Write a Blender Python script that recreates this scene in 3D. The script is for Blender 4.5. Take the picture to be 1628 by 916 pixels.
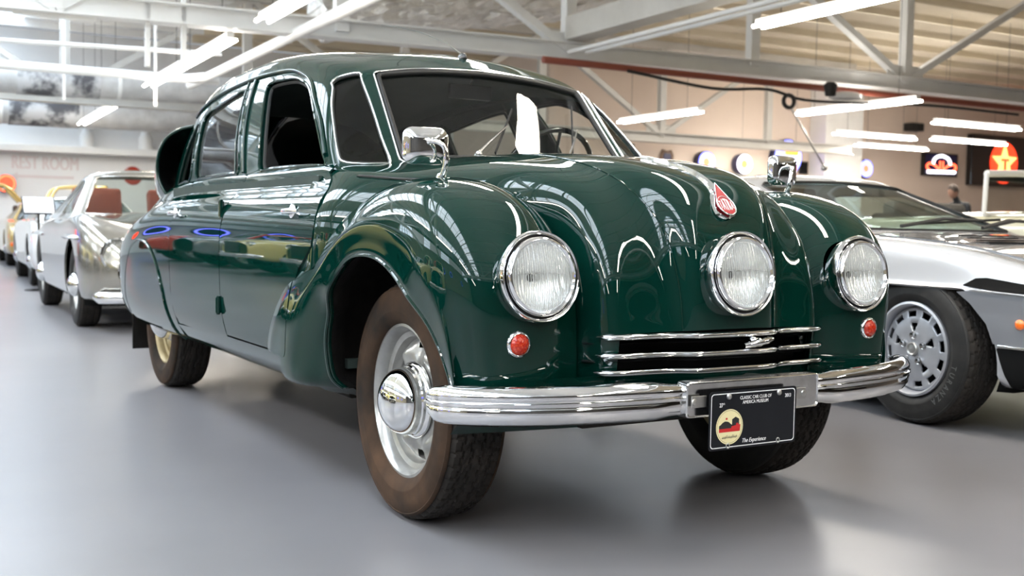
import bpy, bmesh, math, random
import numpy as np
from mathutils import Vector, Matrix, geometry
random.seed(7)
for _o in list(bpy.data.objects): bpy.data.objects.remove(_o)
SC = bpy.context.scene
COL = SC.collection
PI = math.pi
# ------------------------------------------------------------------ camera
ROOM_A = math.radians(-2.44)
ROOM_O = Vector((2.0319, 2.8242, 0))
def setup_camera():
    yaw, pit, rol = -0.5408, 0.0556, 0.0176
    fw = Vector((math.sin(yaw)*math.cos(pit), -math.cos(yaw)*math.cos(pit), -math.sin(pit)))
    r = fw.cross(Vector((0, 0, 1))).normalized(); u = r.cross(fw)
    r2 = r*math.cos(rol)+u*math.sin(rol); u2 = -r*math.sin(rol)+u*math.cos(rol)
    cd = bpy.data.cameras.new('camera'); co = bpy.data.objects.new('camera', cd); COL.objects.link(co)
    M = Matrix((r2, u2, -fw)).transposed().to_4x4(); M.translation = (2.0319, 2.8242, 0.8435)
    co.matrix_world = M
    cd.sensor_width = 36.0; cd.lens = 1734.536/1628*36
    cd.clip_start = .05; cd.clip_end = 200
    cd.dof.use_dof = True; cd.dof.focus_distance = 2.95; cd.dof.aperture_fstop = 4.5
    SC.camera = co
setup_camera()
SC.view_settings.view_transform = 'Standard'; SC.view_settings.look = 'None'
SC.view_settings.gamma = 1; SC.view_settings.use_curve_mapping = False
SC.view_settings.exposure = 0.62
# ------------------------------------------------------------------ world: pale overcast daylight beyond the skylights
W = bpy.data.worlds.new('overcast'); SC.world = W; W.use_nodes = True
W.node_tree.nodes['Background'].inputs[0].default_value = (.86, .93, 1, 1)
W.node_tree.nodes['Background'].inputs[1].default_value = 0.3
def room_pt(p):
    c, s = math.cos(ROOM_A), math.sin(ROOM_A)
    return Vector((c*p[0]-s*p[1]+ROOM_O.x, s*p[0]+c*p[1]+ROOM_O.y, p[2]))
def area_light(name, loc, size, energy, color, rot=(0, 0, 0)):
    l = bpy.data.lights.new(name, 'AREA'); l.shape = 'RECTANGLE'; l.size, l.size_y = size
    l.energy = energy; l.color = color
    o = bpy.data.objects.new(name, l); COL.objects.link(o); o.location = room_pt(loc)
    o.rotation_euler = (rot[0], rot[1], rot[2]+ROOM_A)
    return o
# ------------------------------------------------------------------ materials
def mat(name, base=(.8, .8, .8), rough=.5, metal=0., coat=0., emit=None, es=1., spec=.5, trans=0.):
    m = bpy.data.materials.new(name); m.use_nodes = True
    b = m.node_tree.nodes['Principled BSDF']
    b.inputs['Base Color'].default_value = (*base, 1); b.inputs['Roughness'].default_value = rough
    b.inputs['Metallic'].default_value = metal; b.inputs['Coat Weight'].default_value = coat
    b.inputs['Coat Roughness'].default_value = .02; b.inputs['Specular IOR Level'].default_value = spec
    if emit: b.inputs['Emission Color'].default_value = (*emit, 1); b.inputs['Emission Strength'].default_value = es
    return m
def N(m, t, **kw):
    n = m.node_tree.nodes.new(t)
    for k, v in kw.items():
        if k in n.inputs.keys(): n.inputs[k].default_value = v
        else: setattr(n, k, v)
    return n
def L(m, a, b): m.node_tree.links.new(a, b)
def P(m): return m.node_tree.nodes['Principled BSDF']
def ramp(m, fac, stops):
    r = m.node_tree.nodes.new('ShaderNodeValToRGB'); e = r.color_ramp.elements
    while len(e) < len(stops): e.new(.5)
    for q, (p, c) in zip(e, stops): q.position = p; q.color = (*c, 1) if len(c) == 3 else c
    L(m, fac, r.inputs[0]); return r.outputs[0]
def noise(m, scale, detail=4, rough=.5, vec=None, stretch=None, coord='Object'):
    tc = N(m, 'ShaderNodeTexCoord'); out = tc.outputs[coord]
    if stretch:
        mp = N(m, 'ShaderNodeMapping'); mp.inputs['Scale'].default_value = stretch; L(m, out, mp.inputs[0]); out = mp.outputs[0]
    n = N(m, 'ShaderNodeTexNoise'); n.inputs['Scale'].default_value = scale; n.inputs['Detail'].default_value = detail
    n.inputs['Roughness'].default_value = rough; L(m, out, n.inputs['Vector']); return n.outputs['Fac']
def bump(m, h, strength=.2, dist=.01):
    b = N(m, 'ShaderNodeBump'); b.inputs['Strength'].default_value = strength; b.inputs['Distance'].default_value = dist
    L(m, h, b.inputs['Height']); L(m, b.outputs[0], P(m).inputs['Normal']); return b
def mottled(name, c1, c2, scale, rough=.5, lo=.35, hi=.65, metal=0, coat=0, bs=0, detail=5, stretch=None, spec=.5):
    m = mat(name, c1, rough, metal, coat, spec=spec)
    n = noise(m, scale, detail, .6, stretch=stretch); L(m, ramp(m, n, [(lo, c1), (hi, c2)]), P(m).inputs['Base Color'])
    if bs: bump(m, n, bs)
    return m
def glass(name, tint=(.9, .95, .93), refl=1.0, ior=1.5, gr=.0):
    m = bpy.data.materials.new(name); m.use_nodes = True; nt = m.node_tree; nt.nodes.clear()
    o = nt.nodes.new('ShaderNodeOutputMaterial'); mx = nt.nodes.new('ShaderNodeMixShader')
    t = nt.nodes.new('ShaderNodeBsdfTransparent'); g = nt.nodes.new('ShaderNodeBsdfGlossy'); f = nt.nodes.new('ShaderNodeFresnel')
    t.inputs[0].default_value = (*tint, 1); g.inputs['Roughness'].default_value = gr; f.inputs[0].default_value = ior
    ge = nt.nodes.new('ShaderNodeNewGeometry'); mi = nt.nodes.new('ShaderNodeMath'); mi.operation = 'MULTIPLY_ADD'; mi.inputs[1].default_value = 1/ior-ior; mi.inputs[2].default_value = ior
    L(m, ge.outputs['Backfacing'], mi.inputs[0]); L(m, mi.outputs[0], f.inputs[0])
    mu = nt.nodes.new('ShaderNodeMath'); mu.operation = 'MULTIPLY'; mu.inputs[1].default_value = refl; mu.use_clamp = True
    L(m, f.outputs[0], mu.inputs[0]); L(m, mu.outputs[0], mx.inputs[0]); L(m, t.outputs[0], mx.inputs[1]); L(m, g.outputs[0], mx.inputs[2]); L(m, mx.outputs[0], o.inputs[0])
    return m
# ------------------------------------------------------------------ objects
def link(name, me, m=None, parent=None, smooth=False):
    o = bpy.data.objects.new(name, me); COL.objects.link(o)
    if m is not None:
        for q in (m if isinstance(m, (list, tuple)) else [m]): me.materials.append(q)
    if smooth: me.shade_smooth()
    if parent is not None: o.parent = parent
    return o
def tag(o, label=None, cat=None, group=None, kind=None):
    if label: o['label'] = label
    if cat: o['category'] = cat
    if group: o['group'] = group
    if kind: o['kind'] = kind
    return o
def thing(name, label, cat, loc=(0, 0, 0), rz=0, group=None):
    o = bpy.data.objects.new(name, None); COL.objects.link(o); o.location = loc; o.rotation_euler = (0, 0, rz)
    return tag(o, label, cat, group)
def copy_tree(o, parent=None):
    c = o.copy(); COL.objects.link(c); c.parent = parent
    for ch in o.children: copy_tree(ch, c)
    return c
class MB:
    """collects shapes into one mesh"""
    def __init__(s): s.v = []; s.f = []; s.mi = []; s.cur = 0
    def add(s, vs, fs):
        n = len(s.v); s.v += [tuple(map(float, p)) for p in vs]; s.f += [tuple(i+n for i in f) for f in fs]; s.mi += [s.cur]*len(fs); return s
    def box(s, c, d, rz=0, M=None):
        x, y, z = d[0]/2, d[1]/2, d[2]/2
        vs = [Vector((a*x, b*y, e*z)) for e in (-1, 1) for b in (-1, 1) for a in (-1, 1)]
        R = M if M is not None else Matrix.Rotation(rz, 3, 'Z'); vs = [R @ p + Vector(c) for p in vs]
        return s.add(vs, [(0, 2, 3, 1), (4, 5, 7, 6), (0, 1, 5, 4), (2, 6, 7, 3), (0, 4, 6, 2), (1, 3, 7, 5)])
    def bar(s, a, b, w, h=None, up=(0, 0, 1)):
        a, b = Vector(a), Vector(b); d = b-a; l = d.length; d.normalize(); u = Vector(up)
        if abs(d.dot(u)) > .95: u = Vector((0, 1, 0))
        x = d.cross(u).normalized(); z = x.cross(d); h = h or w
        return s.box((a+b)/2, (w, l, h), M=Matrix((x, d, z)).transposed())
    def tube(s, pts, r, n=8, cap=True, closed=False, sx=1., sy=1., up=None):
        pts = [Vector(p) for p in pts]; m = len(pts); vs = []; fs = []
        rr = r if isinstance(r, (list, tuple, np.ndarray)) else [r]*m
        T = []
        for i in range(m):
            a = pts[(i-1) % m] if (closed or i > 0) else pts[i]; b = pts[(i+1) % m] if (closed or i < m-1) else pts[i]
            T.append((b-a).normalized())
        u = Vector(up) if up else (Vector((0, 0, 1)) if abs(T[0].z) < .9 else Vector((1, 0, 0)))
        for i in range(m):
            x = T[i].cross(u)
            if x.length < 1e-6: x = Vector((1, 0, 0))
            x.normalize(); w = x.cross(T[i]).normalized()
            if not up: u = w
            for k in range(n):
                t = 2*PI*k/n; vs.append(pts[i]+x*math.cos(t)*rr[i]*sx+w*math.sin(t)*rr[i]*sy)
        for i in range(m if closed else m-1):
            j = (i+1) % m
            for k in range(n): fs.append((i*n+k, i*n+(k+1) % n, j*n+(k+1) % n, j*n+k))
        if cap and not closed: fs += [tuple(range(n-1, -1, -1)), tuple((m-1)*n+k for k in range(n))]
        return s.add(vs, fs)
    def lathe(s, prof, n=32, M=None, full=True, a0=0, a1=2*PI, closed=False):
        """prof (r, h) revolved about local Z"""
        M = M or Matrix.Identity(4); vs = []; m = len(prof); k = n if full else n+1
        for i in range(k):
            t = a0+(a1-a0)*i/n
            for r, h in prof: vs.append(M @ Vector((r*math.cos(t), r*math.sin(t), h)))
        fs = []
        for i in range(n):
            j = (i+1) % k
            for q in range(m-1 if not closed else m): fs.append((i*m+q, j*m+q, j*m+(q+1) % m, i*m+(q+1) % m))
        return s.add(vs, fs)
    def prism(s, poly, depth, M=None):
        """poly (x,y) ccw extruded +-depth/2 along local z"""
        M = M or Matrix.Identity(4); n = len(poly)
        vs = [M @ Vector((x, y, -depth/2)) for x, y in poly]+[M @ Vector((x, y, depth/2)) for x, y in poly]
        return s.add(vs, [tuple(range(n-1, -1, -1)), tuple(range(n, 2*n))]+[(i, (i+1) % n, n+(i+1) % n, n+i) for i in range(n)])
    def ball(s, c, r, n=16, m=10, sc=(1, 1, 1), R=None):
        vs = []; fs = []; R = R or Matrix.Identity(3)
        for i in range(m+1):
            ph = PI*i/m
            for k in range(n):
                t = 2*PI*k/n; vs.append(Vector(c)+R @ Vector((r*sc[0]*math.sin(ph)*math.cos(t), r*sc[1]*math.sin(ph)*math.sin(t), r*sc[2]*math.cos(ph))))
        for i in range(m):
            for k in range(n): fs.append((i*n+k, (i+1)*n+k, (i+1)*n+(k+1) % n, i*n+(k+1) % n))
        return s.add(vs, fs)
    def build(s, name, m, parent=None, smooth=None, bevel=0, weld=False):
        me = bpy.data.meshes.new(name); me.from_pydata(s.v, [], s.f)
        if any(s.mi): me.polygons.foreach_set('material_index', s.mi)
        if weld:
            b = bmesh.new(); b.from_mesh(me); bmesh.ops.remove_doubles(b, verts=b.verts, dist=1e-5); b.to_mesh(me); b.free()
        me.update()
        o = link(name, me, m, parent)
        if smooth is not None:
            me.shade_smooth()
            if smooth < 180: me.set_sharp_from_angle(angle=math.radians(smooth))
        if bevel:
            bm = o.modifiers.new('bevel', 'BEVEL'); bm.width = bevel; bm.segments = 2; bm.limit_method = 'ANGLE'
        return o
def axis_matrix(loc, zdir, xdir=(0, 0, 1)):
    z = Vector(zdir).normalized(); x = Vector(xdir); x = (x-z*x.dot(z)).normalized(); y = z.cross(x)
    M = Matrix((x, y, z)).transposed().to_4x4(); M.translation = Vector(loc); return M
def mirror_obj(o, name=None, parent='same'):
    me = o.data.copy(); n = len(me.vertices); co = np.empty(n*3); me.vertices.foreach_get('co', co); co[0::3] *= -1
    me.vertices.foreach_set('co', co); me.flip_normals(); me.update()
    c = bpy.data.objects.new(name or o.name.split('.')[0], me); COL.objects.link(c); c.parent = o.parent if parent == 'same' else parent
    for k in o.keys(): c[k] = o[k]
    for md in o.modifiers:
        q = c.modifiers.new(md.name, md.type)
        if md.type == 'BEVEL': q.width = md.width; q.segments = md.segments; q.limit_method = md.limit_method
    return c
def text_mesh(txt, size=1., extrude=0., align='CENTER', shear=0.):
    cu = bpy.data.curves.new('t', 'FONT'); cu.body = txt; cu.size = size; cu.extrude = extrude; cu.align_x = align; cu.align_y = 'CENTER'; cu.shear = shear
    cu.resolution_u = 3
    o = bpy.data.objects.new('t', cu); COL.objects.link(o); bpy.context.view_layer.update()
    me = bpy.data.meshes.new_from_object(o.evaluated_get(bpy.context.evaluated_depsgraph_get()))
    bpy.data.objects.remove(o); return me
def text_into(mb, txt, size, M, align='CENTER', bold=0., shear=0., sx=1., warp=None):
    me = text_mesh(txt, size, 0, align, shear); offs = [(0, 0)] if not bold else [(-bold, 0), (bold, 0)]
    for k, (ox, oy) in enumerate(offs):
        vs = []
        for v in me.vertices:
            p = Vector((v.co.x*sx+ox, v.co.y+oy, .00005*k))
            vs.append(warp(p) if warp else M @ p)
        mb.add(vs, [tuple(f.vertices) for f in me.polygons])
    bpy.data.meshes.remove(me)
# ------------------------------------------------------------------ spline surfaces
def _bas(t):
    return np.stack([(1-t)**3/6, (3*t**3-6*t**2+4)/6, (-3*t**3+3*t**2+3*t+1)/6, t**3/6], -1)
class Surf:
    """tensor cubic B-spline through a grid of points (k = how tightly it follows them)"""
    def __init__(s, rows, k=.6):
        Pp = np.array(rows, float); s.nu, s.nv = Pp.shape[:2]; C = Pp.copy()
        for _ in range(2):
            s.C = s._pad(C); uu, vv = np.meshgrid(np.arange(s.nu), np.arange(s.nv), indexing='ij')
            B = s(uu.ravel(), vv.ravel()).reshape(Pp.shape); C = C+k*(Pp-B)
        s.C = s._pad(C)
    @staticmethod
    def _pad(C):
        C = np.concatenate([2*C[:1]-C[1:2], C, 2*C[-1:]-C[-2:-1]], 0)
        return np.concatenate([2*C[:, :1]-C[:, 1:2], C, 2*C[:, -1:]-C[:, -2:-1]], 1)
    def __call__(s, u, v):
        u = np.clip(np.asarray(u, float), 0, s.nu-1); v = np.clip(np.asarray(v, float), 0, s.nv-1)
        iu = np.minimum(u.astype(int), s.nu-2); iv = np.minimum(v.astype(int), s.nv-2)
        bu = _bas(u-iu); bv = _bas(v-iv); out = np.zeros(u.shape+(3,))
        for a in range(4):
            for b in range(4): out += (bu[..., a]*bv[..., b])[..., None]*s.C[iu+a, iv+b]
        return out
    def normal(s, u, v, e=1e-3):
        u = np.asarray(u, float); v = np.asarray(v, float)
        a = s(np.clip(u+e, 0, s.nu-1), v)-s(np.clip(u-e, 0, s.nu-1), v); b = s(u, np.clip(v+e, 0, s.nv-1))-s(u, np.clip(v-e, 0, s.nv-1))
        n = np.cross(a, b); l = np.linalg.norm(n, axis=-1, keepdims=True); return n/np.maximum(l, 1e-12)*s.sgn
    sgn = 1.
# ---- Tatra-like saloon, right half (x > 0), +y is forward, z up, origin under the front axle
def smooth_rows(ks, vals, at):
    """natural cubic through (ks, vals) evaluated at at"""
    x = np.array(ks, float); y = np.array(vals, float); n = len(x); h = np.diff(x); A = np.eye(n); r = np.zeros(n)
    for i in range(1, n-1):
        A[i, i-1] = h[i-1]; A[i, i] = 2*(h[i-1]+h[i]); A[i, i+1] = h[i]; r[i] = 6*((y[i+1]-y[i])/h[i]-(y[i]-y[i-1])/h[i-1])
    m = np.linalg.solve(A, r); at = np.asarray(at, float); i = np.clip(np.searchsorted(x, at)-1, 0, n-2); t = at-x[i]; hi = h[i]
    return y[i]+t*((y[i+1]-y[i])/hi-hi*(2*m[i]+m[i+1])/6)+t*t*m[i]/2+t**3*(m[i+1]-m[i])/(6*hi)
def make_lower():
    ys = [-.30, -.55, -.80, -1.1, -1.4, -1.7, -2.0, -2.3, -2.6, -2.85, -3.1, -3.35, -3.6, -3.8, -3.95, -4.05]
    base = [(.60, .280), (.695, .292), (.75, .318), (.787, .375), (.817, .47), (.828, .60), (.831, .72), (.826, .83), (.798, .918), (.757, .958), (.738, .985), (.728, 1.01), (.715, 1.035), (.69, 1.04)]
    sx = [1, 1, 1, 1, 1, 1, 1, 1, 1, 1, .993, .972, .915, .80, .61, .38]
    sh = [1.0, 1.0, 1.0, 1.0, 1.0, 1.0, .997, .99, .975, .945, .905, .85, .76, .66, .57, .50]     # height of the shoulder, relative to 1.0
    rows = []
    for y, a, b in zip(ys, sx, sh):
        rr = []
        for j, (x, z) in enumerate(base):
            zz = z if z < .3 else .3+(z-.3)*(b*1.0-.3)/.7
            if z <= .31: zz += max(0, -y-3.2)*.12
            xx = x*a
            if y < -2.5 and j >= 8: xx -= (j-7)*.012*min(1, (-2.5-y)/1.0)
            rr.append((xx, y, zz))
        rows.append(rr)
    S = Surf(rows, .75); S.sgn = -1.; S.ys = ys; return S
def make_green():
    # stations: belt, (glass) , header, roof ... centre line
    st = [  # belt, header, roof1, roof2, roof3(centre)
     ((0, -.495, 1.088), (0, -.815, 1.432), (0, -.90, 1.472), (0, -1.02, 1.508), (0, -1.18, 1.538)),
     ((.25, -.50, 1.082), (.235, -.812, 1.422), (.21, -.905, 1.466), (.13, -1.04, 1.507), (0, -1.24, 1.546)),
     ((.465, -.52, 1.064), (.435, -.815, 1.392), (.39, -.915, 1.447), (.24, -1.08, 1.507), (0, -1.30, 1.552)),
     ((.51, -.525, 1.058), (.475, -.825, 1.382), (.43, -.93, 1.443), (.27, -1.10, 1.507), (0, -1.34, 1.556)),
     ((.61, -.55, 1.050), (.54, -.865, 1.366), (.48, -.96, 1.437), (.30, -1.14, 1.51), (0, -1.39, 1.559)),
     ((.675, -.59, 1.046), (.578, -.92, 1.366), (.51, -1.01, 1.442), (.32, -1.19, 1.516), (0, -1.45, 1.562)),
     ((.705, -.70, 1.043), (.592, -1.02, 1.378), (.525, -1.09, 1.457), (.33, -1.26, 1.527), (0, -1.50, 1.565)),
     ((.715, -1.00, 1.040), (.605, -1.25, 1.408), (.54, -1.30, 1.490), (.34, -1.42, 1.543), (0, -1.60, 1.568)),
     ((.715, -1.35, 1.040), (.612, -1.52, 1.430), (.55, -1.55, 1.508), (.34, -1.62, 1.553), (0, -1.75, 1.570)),
     ((.712, -1.70, 1.038), (.615, -1.80, 1.432), (.55, -1.82, 1.512), (.36, -1.85, 1.568), (0, -1.92, 1.585)),
     ((.708, -2.05, 1.034), (.610, -2.12, 1.425), (.55, -2.13, 1.505), (.36, -2.15, 1.562), (0, -2.2, 1.58)),
     ((.70, -2.35, 1.026), (.600, -2.42, 1.400), (.54, -2.44, 1.478), (.35, -2.46, 1.538), (0, -2.5, 1.558)),
     ((.685, -2.62, 1.008), (.572, -2.70, 1.35), (.505, -2.73, 1.425), (.33, -2.76, 1.486), (0, -2.80, 1.51)),
     ((.64, -2.9, .97), (.50, -3.0, 1.24), (.42, -3.04, 1.31), (.27, -3.08, 1.375), (0, -3.12, 1.40)),
     ((.53, -3.25, .87), (.38, -3.35, 1.05), (.30, -3.40, 1.12), (.18, -3.44, 1.175), (0, -3.50, 1.21)),
     ((.42, -3.65, .72), (.29, -3.72, .87), (.22, -3.76, .93), (.12, -3.80, .985), (0, -3.85, 1.02)),
     ((.26, -3.95, .52), (.18, -4.0, .64), (.13, -4.03, .69), (.07, -4.07, .74), (0, -4.12, .78))]
    rows = []
    for b, h, r1, r2, r3 in st:
        b, h, r1, r2, r3 = [np.array(q, float) for q in (b, h, r1, r2, r3)]
        bow = np.array([.018*min(1, b[0]/.5), 0, 0]) if b[0] > .55 else np.zeros(3)
        rows.append([b+(b-h)*.12, b, b+(h-b)*.25+bow*.75, b+(h-b)*.5+bow, b+(h-b)*.75+bow*.75, h-(h-b)*.03, h+(r1-h)*.35, r1, (r1+r2)/2+np.array([0, 0, .008]), r2, (r2+r3)/2+np.array([0, 0, .006]), r3])
    S = Surf(rows, .75); S.sgn = -1.; return S
def make_hood():
    # rows from the cowl over the nose down to the grille; columns from the centre line out and down the flank
    R = []
    R.append([(0, -.60, 1.095), (.10, -.60, 1.093), (.20, -.60, 1.090), (.32, -.60, 1.080), (.45, -.60, 1.066), (.56, -.60, 1.050), (.655, -.60, 1.040), (.722, -.60, 1.014), (.757, -.60, .960), (.784, -.60, .908), (.810, -.60, .84), (.818, -.60, .70)])
    R.append([(0, -.45, 1.090), (.10, -.45, 1.088), (.20, -.45, 1.085), (.32, -.45, 1.074), (.45, -.45, 1.056), (.55, -.45, 1.036), (.648, -.45, 1.030), (.713, -.45, 1.004), (.752, -.45, .956), (.791, -.45, .905), (.817, -.45, .835), (.824, -.45, .68)])
    R.append([(0, -.28, 1.088), (.10, -.28, 1.086), (.20, -.28, 1.084), (.31, -.28, 1.072), (.43, -.28, 1.050), (.535, -.28, 1.022), (.615, -.28, 1.000), (.685, -.28, .968), (.748, -.28, .928), (.784, -.28, .870), (.800, -.28, .79), (.795, -.28, .66)])
    R.append([(0, -.08, 1.080), (.10, -.08, 1.080), (.20, -.08, 1.077), (.30, -.08, 1.063), (.41, -.08, 1.040), (.485, -.08, 1.003), (.53, -.08, .962), (.56, -.08, .915), (.575, -.08, .86), (.58, -.08, .80), (.58, -.08, .73), (.58, -.08, .62)])
    R.append([(0, .12, 1.064), (.10, .12, 1.066), (.20, .12, 1.062), (.29, .12, 1.044), (.395, .12, 1.020), (.455, .12, .980), (.485, .12, .935), (.50, .12, .885), (.505, .12, .83), (.505, .12, .77), (.505, .12, .70), (.505, .12, .60)])
    R.append([(0, .30, 1.036), (.10, .30, 1.040), (.195, .30, 1.036), (.27, .29, 1.010), (.375, .28, .988), (.425, .27, .945), (.447, .26, .895), (.452, .25, .845), (.452, .24, .79), (.452, .24, .74), (.452, .24, .68), (.452, .24, .58)])
    R.append([(0, .44, .998), (.09, .44, 1.004), (.185, .438, .996), (.25, .405, .962), (.358, .39, .938), (.402, .36, .895), (.420, .34, .845), (.425, .33, .80), (.425, .32, .75), (.425, .31, .70), (.425, .31, .65), (.425, .30, .56)])
    R.append([(0, .525, .943), (.085, .525, .948), (.17, .519, .936), (.23, .472, .906), (.350, .458, .880), (.392, .42, .84), (.407, .395, .80), (.407, .38, .76), (.407, .37, .71), (.407, .36, .67), (.407, .35, .62), (.407, .34, .54)])
    R.append([(0, .572, .87), (.08, .574, .872), (.157, .565, .866), (.215, .512, .848), (.352, .502, .825), (.392, .458, .795), (.402, .43, .76), (.398, .415, .72), (.398, .40, .68), (.398, .39, .64), (.398, .38, .60), (.398, .37, .53)])
    R.append([(0, .598, .79), (.078, .600, .79), (.150, .593, .785), (.208, .537, .775), (.353, .532, .76), (.391, .485, .735), (.400, .45, .705), (.393, .435, .67), (.393, .42, .64), (.393, .41, .61), (.393, .40, .58), (.393, .39, .52)])
    R.append([(0, .610, .71), (.077, .611, .71), (.145, .604, .705), (.203, .555, .70), (.354, .550, .69), (.391, .50, .675), (.399, .465, .65), (.391, .45, .625), (.391, .435, .60), (.391, .43, .58), (.391, .42, .56), (.391, .41, .51)])
    R.append([(0, .614, .64), (.077, .614, .64), (.142, .607, .635), (.201, .566, .63), (.354, .560, .625), (.390, .51, .615), (.397, .475, .60), (.39, .46, .585), (.39, .45, .57), (.39, .44, .55), (.39, .43, .54), (.39, .42, .50)])
    R.append([(0, .614, .58), (.077, .614, .58), (.142, .605, .578), (.201, .578, .575), (.354, .566, .572), (.389, .515, .565), (.396, .48, .56), (.39, .465, .55), (.39, .455, .54), (.39, .445, .53), (.39, .435, .52), (.39, .425, .49)])
    for i in range(6, 13):
        k = min(1, (i-5)/4)
        for j, (x, dy) in zip(range(6, 12), ((.402, .010), (.408, .014), (.412, .014), (.415, .008), (.418, -.005), (.420, -.03))):
            a = R[i][j]; R[i][j] = (a[0]+(x-a[0])*k, a[1]+dy*k, a[2])
    for z, dy in ((.53, -.004), (.48, -.010), (.43, -.018)): R.append([(x, y+dy, z) for x, y, _ in R[12]])
    S = Surf(R, .8); S.sgn = -1.; return S
def make_fender():
    # rays around (y 0, z .42) in side view: angle, crown radius, crown x, opening radius, opening x
    cy, cz = 0., .42
    K = [  # deg, R, xcrown, bulge x, r open, x open
      (-6, .518, .62, .768, .425, .750), (4, .524, .63, .778, .425, .765), (16, .545, .64, .788, .408, .780), (28, .588, .65, .800, .385, .79), (40, .615, .65, .818, .362, .80),
      (52, .622, .65, .818, .347, .80), (65, .600, .645, .818, .340, .80), (78, .573, .635, .818, .338, .80), (92, .552, .635, .818, .338, .80), (106, .538, .645, .818, .345, .80),
      (118, .540, .665, .818, .350, .80), (130, .558, .695, .820, .352, .80), (142, .592, .735, .826, .352, .80), (153, .640, .772, .836, .352, .798),
      (163, .700, .800, .846, .356, .795), (172, .762, .815, .850, .362, .790), (181, .800, .818, .850, .366, .78), (189, .790, .808, .84, .372, .765), (197, .72, .78, .82, .384, .74)]
    rows = []
    for d, R, xc, xb, r, xo in K:
        if d <= 150: xo = xb-.006-(.014*max(0, 20-d)/26)
        a = math.radians(d); c, s = math.cos(a), math.sin(a)
        def q(x, rad):
            y, z = cy+rad*c, cz+rad*s
            if y < 0 and z < .335: x -= (.335-z)*.45; z = .335-(.335-z)*.18
            return (x, y, z)
        h = R-r; w = (xc-.36)
        f = max(0, min(1, (50-d)/40))       # flatter face at the front
        g = max(0, min(1, (d-130)/45))      # tail melts into the door
        rows.append([q(xc-w*.98+.045*f, R-.20+.145*f), q(xc-w*.86+.03*f, R-.105+.066*f), q(xc-w*.66, R-.048+.012*f), q(xc-w*.40, R-.012), q(xc-w*.12, R),
                     q(xc+(xb-xc)*.40, R-.008-.006*g), q(xc+(xb-xc)*.72, R-.035-.01*g), q(xc+(xb-xc)*.91, R-.082), q(xb-.002, R-min(.14, h*.55)), q(xb, r+h*.36), q((xb*.5+xo*.5), r+h*.14), q(xo, r), q(xo-.022, r+.004)])
    S = Surf(rows, .75); S.sgn = 1.; S.K = K; return S
def cat(pts, closed=True, n=6):
    """Catmull-Rom through 2D/3D points"""
    Pn = np.array(pts, float); m = len(Pn); out = []
    for i in range(m if closed else m-1):
        p0 = Pn[(i-1) % m] if closed or i > 0 else 2*Pn[0]-Pn[1]; p1 = Pn[i]; p2 = Pn[(i+1) % m]
        p3 = Pn[(i+2) % m] if closed or i < m-2 else 2*Pn[-1]-Pn[-2]
        for k in range(n):
            t = k/n; out.append(.5*((2*p1)+(-p0+p2)*t+(2*p0-5*p1+4*p2-p3)*t*t+(-p0+3*p1-3*p2+p3)*t**3))
    if not closed: out.append(Pn[-1])
    return np.array(out)
def rpoly(pts, r, n=5):
    """polygon with rounded corners (r metres, scalar or one per corner), straight sides subdivided"""
    P2 = [np.array(p, float) for p in pts]; m = len(P2); out = []
    for i in range(m):
        a, b, c = P2[i-1], P2[i], P2[(i+1) % m]; rr = r[i] if isinstance(r, (list, tuple)) else r
        d1 = a-b; d2 = c-b; l1, l2 = np.linalg.norm(d1), np.linalg.norm(d2); q = min(rr, l1*.45, l2*.45)
        p1 = b+d1/l1*q; p2 = b+d2/l2*q
        if q < 1e-5: out.append(b); continue
        for k in range(n+1):
            t = k/n; out.append((1-t)**2*p1+2*t*(1-t)*b+t*t*p2)
    res = []
    for i in range(len(out)):
        a, b = out[i], out[(i+1) % len(out)]; l = np.linalg.norm(b-a); k = max(1, int(l/.03))
        for j in range(k): res.append(a+(b-a)*j/k)
    return np.array(res)
class Inv:
    """finds (u, v) on a surface from two of its world coordinates"""
    def __init__(s, S, ax=(1, 2), umin=0, umax=None, vmin=0, vmax=None, n=140):
        s.S, s.ax = S, list(ax); s.b = (umin, umax if umax is not None else S.nu-1, vmin, vmax if vmax is not None else S.nv-1)
        uu, vv = np.meshgrid(np.linspace(s.b[0], s.b[1], n), np.linspace(s.b[2], s.b[3], n), indexing='ij')
        s.u, s.v = uu.ravel(), vv.ravel(); s.P = S(s.u, s.v)[:, s.ax]
    def __call__(s, pts):
        pts = np.atleast_2d(np.array(pts, float)); d = ((s.P[None]-pts[:, None])**2).sum(-1); i = d.argmin(1); u, v = s.u[i].copy(), s.v[i].copy(); e = 1e-4
        for _ in range(6):
            p = s.S(u, v)[:, s.ax]; a = (s.S(u+e, v)[:, s.ax]-p)/e; b = (s.S(u, v+e)[:, s.ax]-p)/e; r = pts-p
            D = a[:, 0]*b[:, 1]-a[:, 1]*b[:, 0]; D = np.where(abs(D) < 1e-8, 1e-8, D)
            du = (r[:, 0]*b[:, 1]-r[:, 1]*b[:, 0])/D; dv = (a[:, 0]*r[:, 1]-a[:, 1]*r[:, 0])/D
            u = np.clip(u+np.clip(du, -.5, .5), s.b[0], s.b[1]); v = np.clip(v+np.clip(dv, -.5, .5), s.b[2], s.b[3])
        return np.stack([u, v], -1)
def inside(pt, poly):
    x, y = pt[..., 0], pt[..., 1]; c = np.zeros(x.shape, bool); n = len(poly); j = n-1
    for i in range(n):
        xi, yi = poly[i]; xj, yj = poly[j]
        if yi != yj: c ^= ((yi > y) != (yj > y)) & (x < (xj-xi)*(y-yi)/(yj-yi)+xi)
        j = i
    return c
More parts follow.
